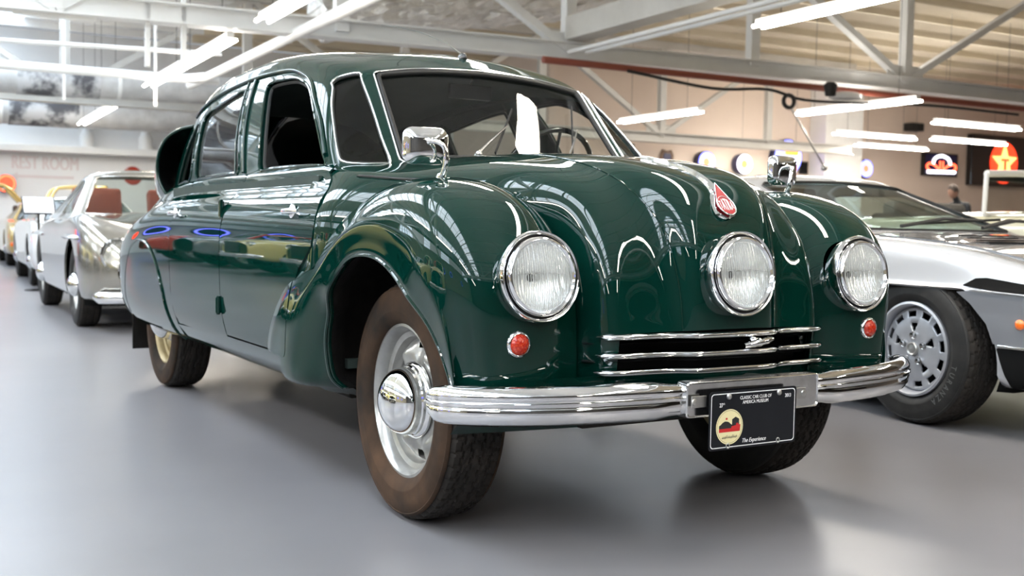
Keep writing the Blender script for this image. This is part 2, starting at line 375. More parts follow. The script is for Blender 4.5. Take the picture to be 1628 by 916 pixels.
def near(pt, poly, d):
    q = np.asarray(poly); m = np.full(len(pt), 1e9)
    for i in range(len(q)):
        a, b = q[i-1], q[i]; ab = b-a; t = np.clip(((pt-a)@ab)/max(ab@ab, 1e-12), 0, 1); m = np.minimum(m, ((pt-(a+t[:, None]*ab))**2).sum(1))
    return m < d*d
def panel(name, S, outline, m, parent, holes=(), step=(.12, .12), rim=.012, off=0., mirror=True, both=False, keep=None):
    """mesh of the region of S inside outline (uv) less holes; rim = edge turned inwards; off = lifted along the normal"""
    sc = np.array([1/step[0], 1/step[1]]); out = np.asarray(outline, float)
    loops = [out*sc]+[np.asarray(h, float)*sc for h in holes]
    lo, hi = loops[0].min(0), loops[0].max(0)
    g = np.stack(np.meshgrid(np.arange(math.floor(lo[0]), hi[0]+1), np.arange(math.floor(lo[1]), hi[1]+1), indexing='ij'), -1).reshape(-1, 2)
    ok = inside(g, loops[0]) & ~near(g, loops[0], .38)
    for h in loops[1:]: ok &= ~inside(g, h) & ~near(g, h, .38)
    pts = [Vector(p) for l in loops for p in l]+[Vector(p) for p in g[ok]]
    ed = []; n = 0
    for l in loops:
        k = len(l); ed += [(n+i, n+(i+1) % k) for i in range(k)]; n += k
    V, E_, F, *_ = geometry.delaunay_2d_cdt(pts, ed, [], 0, 1e-5)
    V = np.array([tuple(p) for p in V]); F = np.array([tuple(f) for f in F if len(f) == 3])
    c = V[F].mean(1); ok = inside(c, loops[0])
    for h in loops[1:]: ok &= ~inside(c, h)
    F = F[ok]; uv = V/sc; used = np.unique(F); re = -np.ones(len(V), int); re[used] = np.arange(len(used)); F = re[F]; uv = uv[used]
    X = S(uv[:, 0], uv[:, 1]); Nn = S.normal(uv[:, 0], uv[:, 1])
    fn = np.cross(X[F[:, 1]]-X[F[:, 0]], X[F[:, 2]]-X[F[:, 0]]); flip = (fn*Nn[F[:, 0]]).sum(1) < 0; F[flip] = F[flip][:, ::-1]
    if both: Nn[np.abs(X[:, 0]) < 1e-4, 0] = 0; X[np.abs(X[:, 0]) < 1e-4, 0] = 0; Nn /= np.maximum(np.linalg.norm(Nn, axis=1, keepdims=True), 1e-9)
    X = X+Nn*off
    def finish(X, Nn, F):
        faces = [tuple(map(int, f)) for f in F]; Xs = [X]; Ns = [Nn]; nb = len(X)
        if rim:
            cnt = {}
            for f in faces:
                for a, b in ((f[0], f[1]), (f[1], f[2]), (f[2], f[0])): cnt[(a, b)] = 1
            be = [e for e in cnt if (e[1], e[0]) not in cnt and not (both and abs(X[e[0], 0]) < 1e-6 and abs(X[e[1], 0]) < 1e-6)]
            top = []; nn = []
            rf = []
            for a, b in be:
                d = X[b]-X[a]; o = np.cross(d, (Nn[a]+Nn[b])/2); o = o/max(np.linalg.norm(o), 1e-9); q = nb+len(top)
                top += [X[a], X[b], X[b]-Nn[b]*rim, X[a]-Nn[a]*rim]; nn += [o]*4; rf.append((q+1, q, q+3, q+2))
            if top: Xs.append(np.array(top)); Ns.append(np.array(nn)); faces += rf
        return np.concatenate(Xs), np.concatenate(Ns), faces
    def mk(X, Nn, F, nm):
        X, Nn, faces = finish(X, Nn, F)
        me = bpy.data.meshes.new(nm); me.from_pydata(X.tolist(), [], faces); me.shade_smooth(); me.update()
        me.normals_split_custom_set_from_vertices([tuple(q) for q in Nn])
        return link(nm, me, m, parent)
    fl = np.array([-1, 1, 1])
    if both:
        F2 = F[:, ::-1]+len(X); return [mk(np.concatenate([X, X*fl]), np.concatenate([Nn, Nn*fl]), np.concatenate([F, F2]), name)]
    r = [mk(X, Nn, F, name)]
    if mirror: r.append(mk(X*fl, Nn*fl, F[:, ::-1], name))
    return r
def trim(name, S, uv, r, m, parent, closed=True, lift=.3, sx=1., sy=1., n=6, mirror=True, off=0., both=False):
    """moulding swept along a curve on the surface"""
    uv = np.asarray(uv); X = S(uv[:, 0], uv[:, 1]); Nn = S.normal(uv[:, 0], uv[:, 1]); X = X+Nn*(r*lift+off)
    pts = X
    if both:
        pts = np.concatenate([X, (X*np.array([-1, 1, 1]))[::-1][1:]])
    mb = MB(); mb.tube(pts, r, n, closed=closed, sx=sx, sy=sy); o = mb.build(name, m, parent, smooth=50)
    res = [o]
    if mirror and not both: res.append(mirror_obj(o))
    return res
def lin(a, b, n=12):
    a, b = np.array(a, float), np.array(b, float); return [a+(b-a)*i/n for i in range(n)]
def poly_uv(pts, n=14):
    out = []
    for i in range(len(pts)): out += lin(pts[i], pts[(i+1) % len(pts)], n)
    return np.array(out)
M_ = {}
def mats():
    m = mat('paint_green', (.0006, .020, .0145), .4, 0, 1.0, spec=.0)
    n = noise(m, 3.0, 2); r = ramp(m, n, [(.3, (.0006, .0175, .0125)), (.7, (.0008, .021, .0155))]); L(m, r, P(m).inputs['Base Color'])
    P(m).inputs['Coat Roughness'].default_value = .012; M_['green'] = m
    m = mat('chrome', (.86, .87, .88), .05, 1.0); n = noise(m, 30, 4); L(m, ramp(m, n, [(.45, (.03,)*3), (.8, (.09,)*3)]), P(m).inputs['Roughness']); M_['chrome'] = m
    M_['chrome_dull'] = mottled('aged_chrome', (.62, .62, .62), (.78, .78, .78), 25, .16, metal=1)
    M_['black'] = mat('black_rubber', (.012, .012, .012), .6)
    M_['gloss_black'] = mat('gloss_black', (.01, .01, .011), .18, coat=.4)
    M_['dark'] = mat('dark_void', (.008, .008, .008), .9, spec=.1)
    M_['under'] = mottled('underseal', (.010, .009, .008), (.022, .019, .015), 18, .8, bs=.4, spec=.2)
    M_['arch'] = mottled('wheel_arch_lining', (.006, .0055, .005), (.012, .010, .009), 14, .85, bs=.5, spec=.15)
    M_['headliner'] = mottled('interior_trim', (.018, .030, .026), (.026, .04, .034), 9, .9)
    M_['seat'] = mottled('seat_cloth', (.16, .155, .145), (.22, .21, .20), 40, .85, bs=.2)
    # dusty tyre wall
    m = mottled('tyre_wall_dusty', (.011, .008, .006), (.072, .038, .020), 4.2, .85, .36, .72, bs=.15, detail=8, spec=.25); M_['tyre_dusty'] = m
    M_['tread'] = mottled('tyre_tread', (.010, .009, .008), (.032, .026, .022), 16, .8, .3, .8, bs=.2, detail=7, spec=.3)
    M_['tyre'] = mottled('tyre_black', (.010, .010, .010), (.022, .021, .020), 12, .62, bs=.1, spec=.35)
    M_['rim_silver'] = mottled('rim_silver_paint', (.27, .27, .26), (.38, .38, .37), 9, .28, metal=.55, coat=.3)
    M_['rim_gold'] = mottled('rim_cream_paint', (.30, .24, .13), (.42, .35, .20), 8, .4, metal=.3)
    M_['alloy'] = mottled('alloy_wheel', (.36, .37, .40), (.46, .47, .50), 6, .38, metal=.5)
    # lamp reflector: vertical flutes
    m = mat('lamp_reflector', (.97, .97, .97), .26, .88); tc = N(m, 'ShaderNodeTexCoord'); w = N(m, 'ShaderNodeTexWave'); w.inputs['Scale'].default_value = 26; w.inputs['Distortion'].default_value = .4; w.bands_direction = 'X'
    L(m, tc.outputs['Object'], w.inputs['Vector']); bump(m, w.outputs['Fac'], .5, .004); M_['reflector'] = m
    m = glass('lamp_glass', (.97, .98, .97), 1.3, 1.5, .03); g = [x for x in m.node_tree.nodes if x.type == 'BSDF_GLOSSY'][0]
    tc = N(m, 'ShaderNodeTexCoord'); w = N(m, 'ShaderNodeTexWave'); w.inputs['Scale'].default_value = 30; w.bands_direction = 'X'; L(m, tc.outputs['Object'], w.inputs['Vector'])
    b = N(m, 'ShaderNodeBump'); b.inputs['Strength'].default_value = .5; b.inputs['Distance'].default_value = .003; L(m, w.outputs['Fac'], b.inputs['Height']); L(m, b.outputs[0], g.inputs['Normal']); M_['lamp_glass'] = m
    M_['flute'] = glass('fluted_glass', (.96, .97, .97), 1.5, 1.5, .1)
    for nm, k in (('lamp_glass', .10), ('flute', .30)):      # pressed lens glass scatters part of the light
        nt = M_[nm].node_tree; out = [x for x in nt.nodes if x.type == 'OUTPUT_MATERIAL'][0]; src = out.inputs[0].links[0].from_socket
        d = nt.nodes.new('ShaderNodeBsdfDiffuse'); d.inputs[0].default_value = (.95, .96, .95, 1); t = nt.nodes.new('ShaderNodeBsdfTranslucent'); t.inputs[0].default_value = (.95, .96, .95, 1)
        a = nt.nodes.new('ShaderNodeMixShader'); a.inputs[0].default_value = .5; b = nt.nodes.new('ShaderNodeMixShader'); b.inputs[0].default_value = k
        nt.links.new(d.outputs[0], a.inputs[1]); nt.links.new(t.outputs[0], a.inputs[2]); nt.links.new(src, b.inputs[1]); nt.links.new(a.outputs[0], b.inputs[2]); nt.links.new(b.outputs[0], out.inputs[0])
    M_['glass'] = glass('window_glass', (.86, .91, .89), .9, 1.5)
    M_['glass_dark'] = glass('tinted_glass', (.60, .70, .69), 1.2, 1.5)
    m = mat('red_lens', (.45, .02, .006), .2, 0, .4, emit=(.5, .02, .005), es=0.0); v = N(m, 'ShaderNodeTexVoronoi'); v.inputs['Scale'].default_value = 160
    tc = N(m, 'ShaderNodeTexCoord'); L(m, tc.outputs['Object'], v.inputs['Vector']); L(m, ramp(m, v.outputs['Distance'], [(.0, (.62, .06, .01)), (.6, (.36, .012, .003))]), P(m).inputs['Base Color']); bump(m, v.outputs['Distance'], .5, .003); M_['red'] = m
    M_['amber'] = mat('amber_lens', (.9, .16, .01), .15, coat=1)
    M_['badge_red'] = mat('badge_red', (.36, .006, .012), .3, coat=.3)
    M_['white_ink'] = mat('white_ink', (.85, .85, .85), .5)
    M_['cream_ink'] = mat('cream_ink', (.78, .70, .40), .5)
    M_['red_ink'] = mat('red_ink', (.55, .02, .02), .5); M_['black_ink'] = mat('black_ink', (.02, .02, .02), .5)
    M_['steel'] = mat('galvanised_strap', (.55, .55, .54), .35, 1.0)
    M_['plate'] = mat('plate_black', (.008, .009, .012), .3, coat=.25, spec=.2)
mats()
def tread_mesh(mb, R, hw, n, M, style='road', depth=.007, crown=.006):
    """tread belt with real grooves: ribs, sipes and shoulder lugs"""
    nx = 44; xs = np.linspace(-hw, hw, nx+1)
    vs = []; T = 2*PI
    pitch = n//6
    for i in range(n):
        a = T*i/n
        for k, x in enumerate(xs):
            t = x/hw; r = R-crown*t*t-.010*max(0, abs(t)-.86)/.14
            g = 0
            ph = i % 6
            for gx in (-.58, -.2, .2, .58):
                zz = .035*(1 if (i//3) % 2 else -1) if style == 'road' else 0
                if abs(t-gx-zz) < .045: g = 1
            if abs(t) > .62:
                if (i+int(abs(t)*6)) % 6 == 0: g = max(g, .85)
            elif abs(abs(t)-.39) < .14:
                if (i+int(t*18)) % 5 == 0: g = max(g, .6)
            elif abs(t) < .16:
                if (i-int(t*20)) % 6 == 0: g = max(g, .5)
            r -= depth*g
            vs.append(M @ Vector((r*math.cos(a), r*math.sin(a), x)))
    fs = []
    for i in range(n):
        j = (i+1) % n
        for k in range(nx): a = i*(nx+1)+k; b = j*(nx+1)+k; fs.append((a, b, b+1, a+1))
    mb.add(vs, fs)
def wheel(parent, loc, side, R, W, rr, rim='steel', tyre_m='tyre', tread_m='tread', rim_m='rim_silver', cap_m='chrome', n=300, steer=0, detail=True, text=None):
    """side +1: outer face towards +x"""
    M = Matrix.Translation(loc) @ Matrix.Rotation(steer, 4, 'Z') @ Matrix.Rotation(PI/2*side, 4, 'Y')
    w = thing('wheel', None, None); w.parent = parent; del_keys(w)
    hw = W*.40; b = W/2
    mb = MB(); prof = [(rr*1.005, b*.66), (rr+.006, b*.80), (rr+.018, b*.90), (rr+(R-rr)*.30, b*.985), (rr+(R-rr)*.34, b*.992), (rr+(R-rr)*.36, b*.985), (rr+(R-rr)*.55, b*1.0), (rr+(R-rr)*.72, b*.96), (R-(R-rr)*.19, b*.91), (R-(R-rr)*.17, b*.92), (R-(R-rr)*.13, b*.885), (R-.014, hw*1.03)]
    full = prof+[(R-.017, hw*.98)]
    inner = [(r, -h) for r, h in full][::-1]
    mb.lathe(full, 72, M); mb.lathe(inner, 72, M)
    mb.build('tyre', M_[tyre_m], w, smooth=40)
    mb = MB()
    if detail: tread_mesh(mb, R, hw, n, M)
    else: mb.lathe([(R-.012, hw), (R-.004, hw*.85), (R, hw*.5), (R-.004, hw*.45), (R, hw*.4), (R, -.02), (R-.005, -.01), (R, 0), (R, -hw*.4), (R-.004, -hw*.45), (R, -hw*.5), (R-.004, -hw*.85), (R-.012, -hw)][::-1] if False else [(R-.012, hw), (R, hw*.85), (R, hw*.42), (R-.006, hw*.40), (R-.006, hw*.36), (R, hw*.34), (R, -hw*.34), (R-.006, -hw*.36), (R-.006, -hw*.40), (R, -hw*.42), (R, -hw*.85), (R-.012, -hw)], 72, M)
    mb.build('tread', M_[tread_m], w, smooth=35)
    if rim == 'steel':
        mb = MB(); mb.lathe([(rr+.003, b*.60), (rr+.004, b*.74), (rr-.004, b*.76), (rr-.008, b*.70), (rr-.016, b*.60), (rr-.019, b*.40), (rr-.034, b*.34), (rr-.038, b*.08), (rr-.045, .0), (rr-.045, -b*.55), (rr, -b*.7)], 72, M)
        mb.build('rim', M_[rim_m], w, smooth=45)
        # disc with pressed bosses and slots
        ns = 12; vs = []; fs = []; na = 96; nr = 12; r0, r1 = .085, rr-.036
        for i in range(na):
            a = 2*PI*i/na; q = .5+.5*math.cos(a*ns*.5+PI)
            for k in range(nr+1):
                t = k/nr; r = r0+(r1-r0)*t; h = b*.30-.010*t+.030*math.exp(-((t-.62)/.24)**2)*(q-.35)-.014*t**4
                vs.append(M @ Vector((r*math.cos(a), r*math.sin(a), h)))
        for i in range(na):
            j = (i+1) % na
            for k in range(nr):
                t = (k+.5)/nr; q = math.cos((i+.5)/na*2*PI*ns*.5+PI)
                if .66 < t < .9 and q < -.72: continue
                fs.append((i*(nr+1)+k, j*(nr+1)+k, j*(nr+1)+k+1, i*(nr+1)+k+1))
        mb = MB(); mb.add(vs, fs); mb.lathe([(r0, b*.30), (.02, b*.32)], 32, M); mb.build('wheel_disc', M_[rim_m], w, smooth=60)
        if cap_m:
            mb = MB(); z0 = b*.30
            mb.lathe([(.110, z0+.002), (.112, z0+.010), (.108, z0+.016), (.103, z0+.018), (.103, z0+.026), (.099, z0+.030)], 64, M)
            mb.lathe([(.099, z0+.030), (.098, z0+.038)]+[(.098*math.cos(t), z0+.038+.074*math.sin(t)) for t in np.linspace(.05, PI/2, 14)], 64, M)
            mb.build('hub_cap', M_[cap_m], w, smooth=38)
    mb = MB(); mb.lathe([(rr-.03, -b*.6), (.02, -b*.5), (.001, -b*.5)], 32, M); mb.lathe([(rr-.05, -.03), (.001, -.03)], 32, M); mb.build('brake_drum', M_['under'], w, smooth=40)
    return w, M
def del_keys(o):
    for k in list(o.keys()): del o[k]
def sidewall_text(parent, M, txt, r, h, size, a_mid, m, step, up=1):
    """letters set one by one round the tyre wall; local angle grows anticlockwise seen from outside"""
    mb = MB(); n = len(txt)
    for i, ch in enumerate(txt):
        if ch == ' ': continue
        a = a_mid-(i-(n-1)/2)*step*up
        c = Vector((math.cos(a), math.sin(a), 0)); t = Vector((math.sin(a), -math.cos(a), 0))*up
        R = Matrix((t, c*up, Vector((0, 0, 1)))).transposed().to_4x4(); R.translation = c*r+Vector((0, 0, h))
        text_into(mb, ch, size, M @ R, sx=.8)
    return mb.build('tyre_lettering', m, parent)
def headlamp(parent, loc, r, tilt, name='headlamp', toe=0):
    M = Matrix.Translation(loc) @ Matrix.Rotation(toe, 4, 'Z') @ Matrix.Rotation(-PI/2+tilt, 4, 'X')     # local z -> +y, tilted up
    k = r/.1156
    h = MB(); h.lathe([(.100*k, -.05), (.110*k, -.03), (.1156*k, -.012), (.1160*k, .0), (.113*k, .007), (.108*k, .006), (.1045*k, -.002), (.1035*k, -.008)], 72, M)
    root = h.build(name, M_['chrome'], parent, smooth=60)
    g = MB(); g.lathe([(.104*k, -.008), (.099*k, -.007)], 72, M); g.build('rubber_ring', M_['black'], root, smooth=60)
    g = MB(); g.lathe([(.100*k, -.008), (.100*k, .008), (.096*k, .017), (.092*k, .018), (.088*k, .013), (.086*k, .010), (.085*k, .004)], 72, M); g.build('inner_ring', M_['chrome'], root, smooth=60)
    g = MB(); g.lathe([(.086*k, .006)]+[(.086*k*math.sin(t), .006-.055*math.cos(t)) for t in np.linspace(PI/2, .12, 12)], 48, M); o = g.build('reflector', M_['reflector'], root, smooth=80)
    g = MB(); g.ball(M @ Vector((0, 0, -.018)), .011, 12, 8); g.build('bulb', M_['rim_silver'], root, smooth=80)
    # fluted lens: a domed disc pressed with vertical ribs
    n, mm = 96, 14; vs = []; fs = []
    for i in range(mm+1):
        for j in range(n):
            q = .0865*k*i/mm; a = 2*PI*j/n; x, y = q*math.cos(a), q*math.sin(a)
            z = .012+.014*(1-(i/mm)**2)
            vs.append(M @ Vector((x, y, z)))
    for i in range(mm):
        for j in range(n): fs.append((i*n+j, (i+1)*n+j, (i+1)*n+(j+1) % n, i*n+(j+1) % n))
    g = MB(); g.add(vs, fs); g.build('lens', M_['lamp_glass'], root, smooth=80)
    g = MB()          # flutes stand on the back of the lens
    for j in range(-13, 14):
        x = j*.0062*k; hh = math.sqrt(max(0, (.083*k)**2-x*x))
        if hh < .01: continue
        zc = .009+.013*(1-(x/(.0865*k))**2)
        for s0, s1 in ((-1, -.12), (-.06, 1)):
            pts = []
            for i in range(7):
                y = hh*(s0+(s1-s0)*i/6); z = .008+.013*(1-(x*x+y*y)/(.0865*k)**2); bow = .004*j/13*(1-(y/hh)**2)
                pts.append(M @ Vector((x+bow, y, z)))
            g.tube(pts, .0013, 5)
    g.build('lens_flutes', M_['flute'], root, smooth=80)
    return root
def tatra():
    car = thing('vintage_saloon_car', 'dark green vintage streamlined saloon with three round headlamps and brown dusty front tyre', 'car')
    SL, SU, SH, SF = make_lower(), make_green(), make_hood(), make_fender()
    G = M_['green']; CH = M_['chrome']
    iL = Inv(SL, (1, 2), vmin=.5, vmax=12.9); iU = Inv(SU, (1, 2), umin=2.1, umax=14, vmin=0, vmax=7)
    # --- lower body
    yu = Inv(SL, (1, 2), vmin=4, vmax=6); fu = lambda y: float(yu([(y, .6)])[0, 0])
    def rect(y0, y1, z0, z1, r, top=None):
        p = rpoly([(y0, z0), (y1, z0), (y1, z1), (y0, z1)], r); return p
    def door_uv(ya, yb, zb, r):      # from the belt (v=12.6) down to zb
        ua, ub = fu(ya), fu(yb)
        va = iL([(ya, zb)])[0, 1]; vb = iL([(yb, zb)])[0, 1]
        q = rpoly([(ua*.1, 12.75*.1), (ub*.1, 12.75*.1), (ub*.1, vb*.1), (ua*.1, va*.1)], [0, 0, r[1], r[0]])*10; return q
    st = (.22, .3)
    ub_, vb_ = fu(-1.383), iL([(-1.383, .405)])[0, 1]; fe = [tuple(q) for q in iL([(-.545, .405), (-.545, .50), (-.545, .60), (-.54, .65), (-.50, .70), (-.43, .745), (-.392, .775), (-.385, .81), (-.388, .87), (-.40, .915), (-.425, .955), (-.465, .990), (-.505, 1.012)])]
    fo_ = fe+[(fe[-1][0]+.03, 12.75)]+[(u, 12.75) for u in np.linspace(fe[-1][0]+.3, ub_, 9)]+[(ub_, v) for v in np.linspace(12.4, vb_, 14)]+[(u, vb_+(fe[0][1]-vb_)*(ub_-u)/(ub_-fe[0][0])) for u in np.linspace(ub_, fe[0][0], 9)[1:-1]]
    fd = panel('front_door', SL, fo_, G, car, step=st, rim=.006)
    rd = panel('rear_door', SL, door_uv(-1.389, -2.175, .385, (.01, .06)), G, car, step=st, rim=.006)
    def vline(ya, yb, z): return [tuple(q) for q in iL([(y, z) for y in np.linspace(ya, yb, 12)])]
    sill = [(fu(-.30), .05)]+[(u, .05) for u in np.linspace(fu(-.30), 15, 30)[1:-1]]+[(15, .05)]+[(15, v) for v in np.linspace(.3, 5.2, 10)]
    quarter = []
    # rear quarter: everything behind the rear door, with the spat cut out
    ub = fu(-2.181); v2 = iL([(-2.181, .379)])[0, 1]; v1 = iL([(-1.386, .398)])[0, 1]; v0 = iL([(-.53, .398)])[0, 1]
    u1, u0 = fu(-1.386), fu(-.53)
    sillp = [(0, .05)]+[(u, .05) for u in np.linspace(.5, fu(-2.4), 16)]+[(fu(-2.4)-.02, v2*.6+.02)]
    uS = .62; sil = [(uS, .05)]+[(x, .05) for x in np.linspace(uS+.3, 6.0, 16)]+[(ub, .05), (ub, v2)]+[(x, v2+(v1-v2)*(ub-x)/(ub-u1)) for x in np.linspace(ub, u1, 8)[1:]]+[(x, v1+(v0-v1)*(u1-x)/(u1-u0)) for x in np.linspace(u1, max(u0, uS), 8)[1:]]+([(uS, v0)] if u0 > uS else [])
    panel('sill_panel', SL, sil, G, car, step=st, rim=.0)
    sk = [(-2.56, .297), (-2.45, .40), (-2.335, .53), (-2.41, .626), (-2.50, .69), (-2.611, .733), (-2.72, .746), (-2.831, .744), (-2.974, .702), (-3.119, .584), (-3.20, .45), (-3.22, .36)]
    sk = [(-2.30, .30), (-2.31, .42), (-2.34, .53), (-2.41, .626), (-2.50, .69), (-2.611, .733), (-2.72, .747), (-2.831, .742), (-2.974, .700), (-3.10, .60), (-3.18, .47), (-3.21, .36)]
    skc = cat(sk, False, 4); sku = iL(skc); sku = np.concatenate([[[sku[0, 0], .6]], sku, [[sku[-1, 0], .6]]])
    qo = [(ub, .05)]+[(u, .05) for u in np.linspace(ub, 15, 14)[1:]]+[(15, v) for v in np.linspace(1, 12.75, 14)]+[(u, 12.75) for u in np.linspace(15, ub, 20)[1:]]+[(ub, v) for v in np.linspace(12.75, .05, 18)[1:-1]]
    lo = np.concatenate([sku[:1], sku, sku[-1:]]); sk_in = sku.copy(); sk_in[0, 1] = sk_in[-1, 1] = .05
    # the spat reaches the lower edge, so it is notched out of the quarter's outline
    ua, uz = sk_in[0, 0], sk_in[-1, 0]
    qn = [(ub, .05)]+[(u, .05) for u in np.linspace(ub, ua, 3)[1:]][:-1]+[tuple(q) for q in sk_in]+[(u, .05) for u in np.linspace(uz, 15, 10)[1:]]+qo[14:]
    panel('rear_quarter_panel', SL, qn, G, car, step=st, rim=.012)
    class _In:
        nu, nv, sgn = SL.nu, SL.nv, SL.sgn
        def __call__(s, u, v): return SL(u, v)-SL.normal(u, v)*.004
        def normal(s, u, v): return SL.normal(u, v)
    panel('door_jamb', _In(), poly_uv([(ub-.8, v2-.25), (ub+.25, v2-.25), (ub+.25, v2+2.4), (ub-.8, v2+2.4)], 4), G, car, step=(.3, .3), rim=0)
    spat = sk_in.copy(); c = np.array([spat[:, 0].mean(), 3.5]); spat = c+(spat-c)*np.array([.985, .988]); spat[0, 1] = spat[-1, 1] = .05
    panel('wheel_spat', SL, spat, G, car, step=st, rim=.02, off=.006)
    for s in (1,):
        trim('spat_bead', SL, sk_in[1:-1], .006, G, car, closed=False, lift=.4)
    # --- door hinges and handles
    for o, y0, y1 in ((fd[0], 0, 0),): pass
    for sgn, F_, R_ in ((1, fd[0], rd[0]), (-1, fd[1], rd[1])):
        for z, y, par in ((.52, -1.40, R_), (.895, -1.415, R_)):
            x = SL(*iL([(y, z)])[0])[0]; mb = MB(); mb.tube([(sgn*(x+.006), y, z-.03), (sgn*(x+.006), y, z+.03)], .012, 10); mb.tube([(sgn*(x+.006), y, z-.036), (sgn*(x+.006), y, z+.036)], .007, 8); mb.build('hinge', G, par, smooth=50)
        for y, z, par, d in ((-.605, .882, F_, 1), (-2.13, .878, R_, 1)):
            x = float(SL(*iL([(y, z)])[0])[0])
            mb = MB(); M = axis_matrix((sgn*(x-.002), y, z), (sgn, 0, 0), (0, 0, 1)); mb.lathe([(.026, 0), (.025, .006), (.018, .010), (.010, .012), (.009, .030), (.001, .031)], 20, M)
            pts = [(sgn*(x+.028), y+d*.014*-1, z), (sgn*(x+.032), y+d*.03, z+.001), (sgn*(x+.030), y+d*.07, z+.002), (sgn*(x+.022), y+d*.105, z+.001)]
            mb.tube(cat(pts, False, 4), [.009]*9+[.0075]*2+[.007, .005], 10, sx=.8, sy=1.1); mb.build('door_handle', CH, par, smooth=60)
            mb = MB(); mb.lathe([(.012, .0), (.011, .003), (.001, .004)], 16, axis_matrix((sgn*(x+.001), y-.0, z-.045), (sgn, 0, 0))); mb.build('lock_barrel', CH, par, smooth=60)
    # --- front fender: one pressing, split at the door seam
    F = SF; us = np.linspace(0, F.nu-1, 600)
    def seam_u(v, y=-.552):
        X = F(us, np.full_like(us, v))[:, 1]; i = np.where(X > y)[0]; return us[i[-1]] if i[-1] < 599 else F.nu-1.
    vv = np.linspace(.0, 12, 40); sm = [(seam_u(v), v) for v in vv]
    # the seam only matters where it lies above the lower edge of the door
    low = F.nu-1
    body_out = [(0, v) for v in np.linspace(12, 0, 30)][:-1]+[(u, 0) for u in np.linspace(0, 9, 16)]+[(u, max(0, (u-9)/3)**1.2*4.0) for u in np.linspace(9.2, 12, 10)]+[(min(u-.03, low), v) for u, v in sm if v > 4.2]+[(u, 12) for u in np.linspace(sm[-1][0], 0, 30)][1:-1]
    # dedupe
    body_out = [p for i, p in enumerate(body_out) if i == 0 or abs(p[0]-body_out[i-1][0])+abs(p[1]-body_out[i-1][1]) > 1e-6]
    il_ = Inv(F, (0, 2), umin=0, umax=6, vmin=1, vmax=8)
    eye = il_([(.5754+.097*math.cos(t), .722+.097*math.sin(t)) for t in np.linspace(0, 2*PI, 37)[:-1]])
    ff = panel('front_fender', F, body_out, G, car, holes=(eye,), step=(.2, .2), rim=.006)
    tl = [(u+.03, v) for u, v in sm if u < low-.2]
    vmax = tl[-1][1]
    # tail piece: from the seam back to where it melts into the door, lower edge level with the door bottom
    iF = Inv(F, (1, 2), umin=11, umax=18, vmin=4.6, vmax=11)
    tp = [(-.560, .700), (-.558, .62), (-.557, .54), (-.557, .47), (-.565, .418), (-.60, .408), (-.68, .41), (-.75, .415), (-.80, .435), (-.808, .48), (-.785, .53), (-.74, .60), (-.67, .66), (-.61, .695)]
    tail_uv = iF(cat(tp, True, 3)); ta = panel('fender_tail', F, tail_uv, G, fd[0], step=(.15, .2), rim=.012, off=.001)
    ta[1].parent = fd[1]
    # bead round the wheel opening
    trim('arch_bead', F, [(u, 11.0) for u in np.linspace(.0, 18, 90)], .0055, G, car, closed=False, lift=.2)
    # --- wheel arch lining, underbody
    for s in (1, -1):
        mb = MB(); vs = []; fs = []; n = 44
        for i in range(n+1):
            u = (SF.nu-1)*i/n; lip = SF(np.array([u]), np.array([12.]))[0]; dy, dz = lip[1], lip[2]-.42; rl = math.hypot(dy, dz); cy_, cz_ = dy/rl, dz/rl
            for k, (x, rr) in enumerate(((lip[0]+.004, rl-.003), (lip[0]-.03, rl+.012), (.70, .425), (.55, .43), (.42, .43), (.40, .05))):
                zz = .42+rr*cz_
                if k > 1 and dy < 0: zz = max(zz, .30)
                vs.append((s*x, rr*cy_, zz))
        for i in range(n):
            for k in range(5): fs.append((i*6+k, i*6+k+1, (i+1)*6+k+1, (i+1)*6+k))
        mb.add(vs, fs); mb.build('wheel_arch_lining', M_['arch'], car, smooth=60)
    mb = MB(); mb.box((0, -2.0, .30), (1.30, 3.0, .06)); mb.box((0, .10, .36), (.78, .72, .10)); mb.box((0, -3.55, .36), (.9, .5, .08)); mb.box((0, -.62, .48), (1.52, .04, .34)); mb.build('underbody', M_['under'], car, bevel=.01)
    mb = MB()
    for s in (1, -1): mb.box((s*.745, -.46, .48), (.05, .12, .28))
    mb.build('arch_rear_wall', M_['arch'], car)
    mb = MB(); mb.tube([(-.62, 0, .30), (.62, 0, .30)], .03, 10); mb.tube([(-.62, -2.85, .32), (.62, -2.85, .32)], .035, 10)
    mb.build('axle', M_['under'], car, smooth=50)
    # --- hood and cowl
    hi_ = Inv(SH, (0, 2), umin=5, umax=12, vmin=0, vmax=11)
    arc_ = [tuple(q) for q in hi_([(max(.0, .097*math.sin(t)), .7303+.097*math.cos(t)) for t in np.linspace(0, PI, 22)])]; arc_[0] = (arc_[0][0], 0.); arc_[-1] = (arc_[-1][0], 0.)
    ho = [(0., 0.)]+[(u, 0.) for u in np.linspace(.3, arc_[0][0], 50)][:-1]+arc_+[(u, 0.) for u in np.linspace(arc_[-1][0], 12, 10)][1:]+[(12, v) for v in np.linspace(.15, 4.0, 20)]+[(u, 4.0) for u in np.linspace(12.2, 15, 12)]+[(15, v) for v in np.linspace(4.2, 11, 24)]+[(u, 11.) for u in np.linspace(14.8, 9.6, 14)]+[(9.3, 9.6)]+[(u, 8.) for u in np.linspace(9, 3.1, 20)]+[(2.7, 8.4), (2.3, 9.2), (1.9, 10.1), (1.4, 10.8), (.8, 11.)]+[(0., v) for v in np.linspace(11, .2, 30)]
    hood = panel('hood', SH, ho, G, car, step=(.12, .12), rim=.0, both=True)[0]
    # shut line: shallow raised seam following the inner ridges
    trim('hood_seam', SH, [(u, 2.45+.35*math.exp(-((u-6)/3)**2)) for u in np.linspace(3.0, 12, 60)], .0022, G, hood, closed=False, lift=.4)
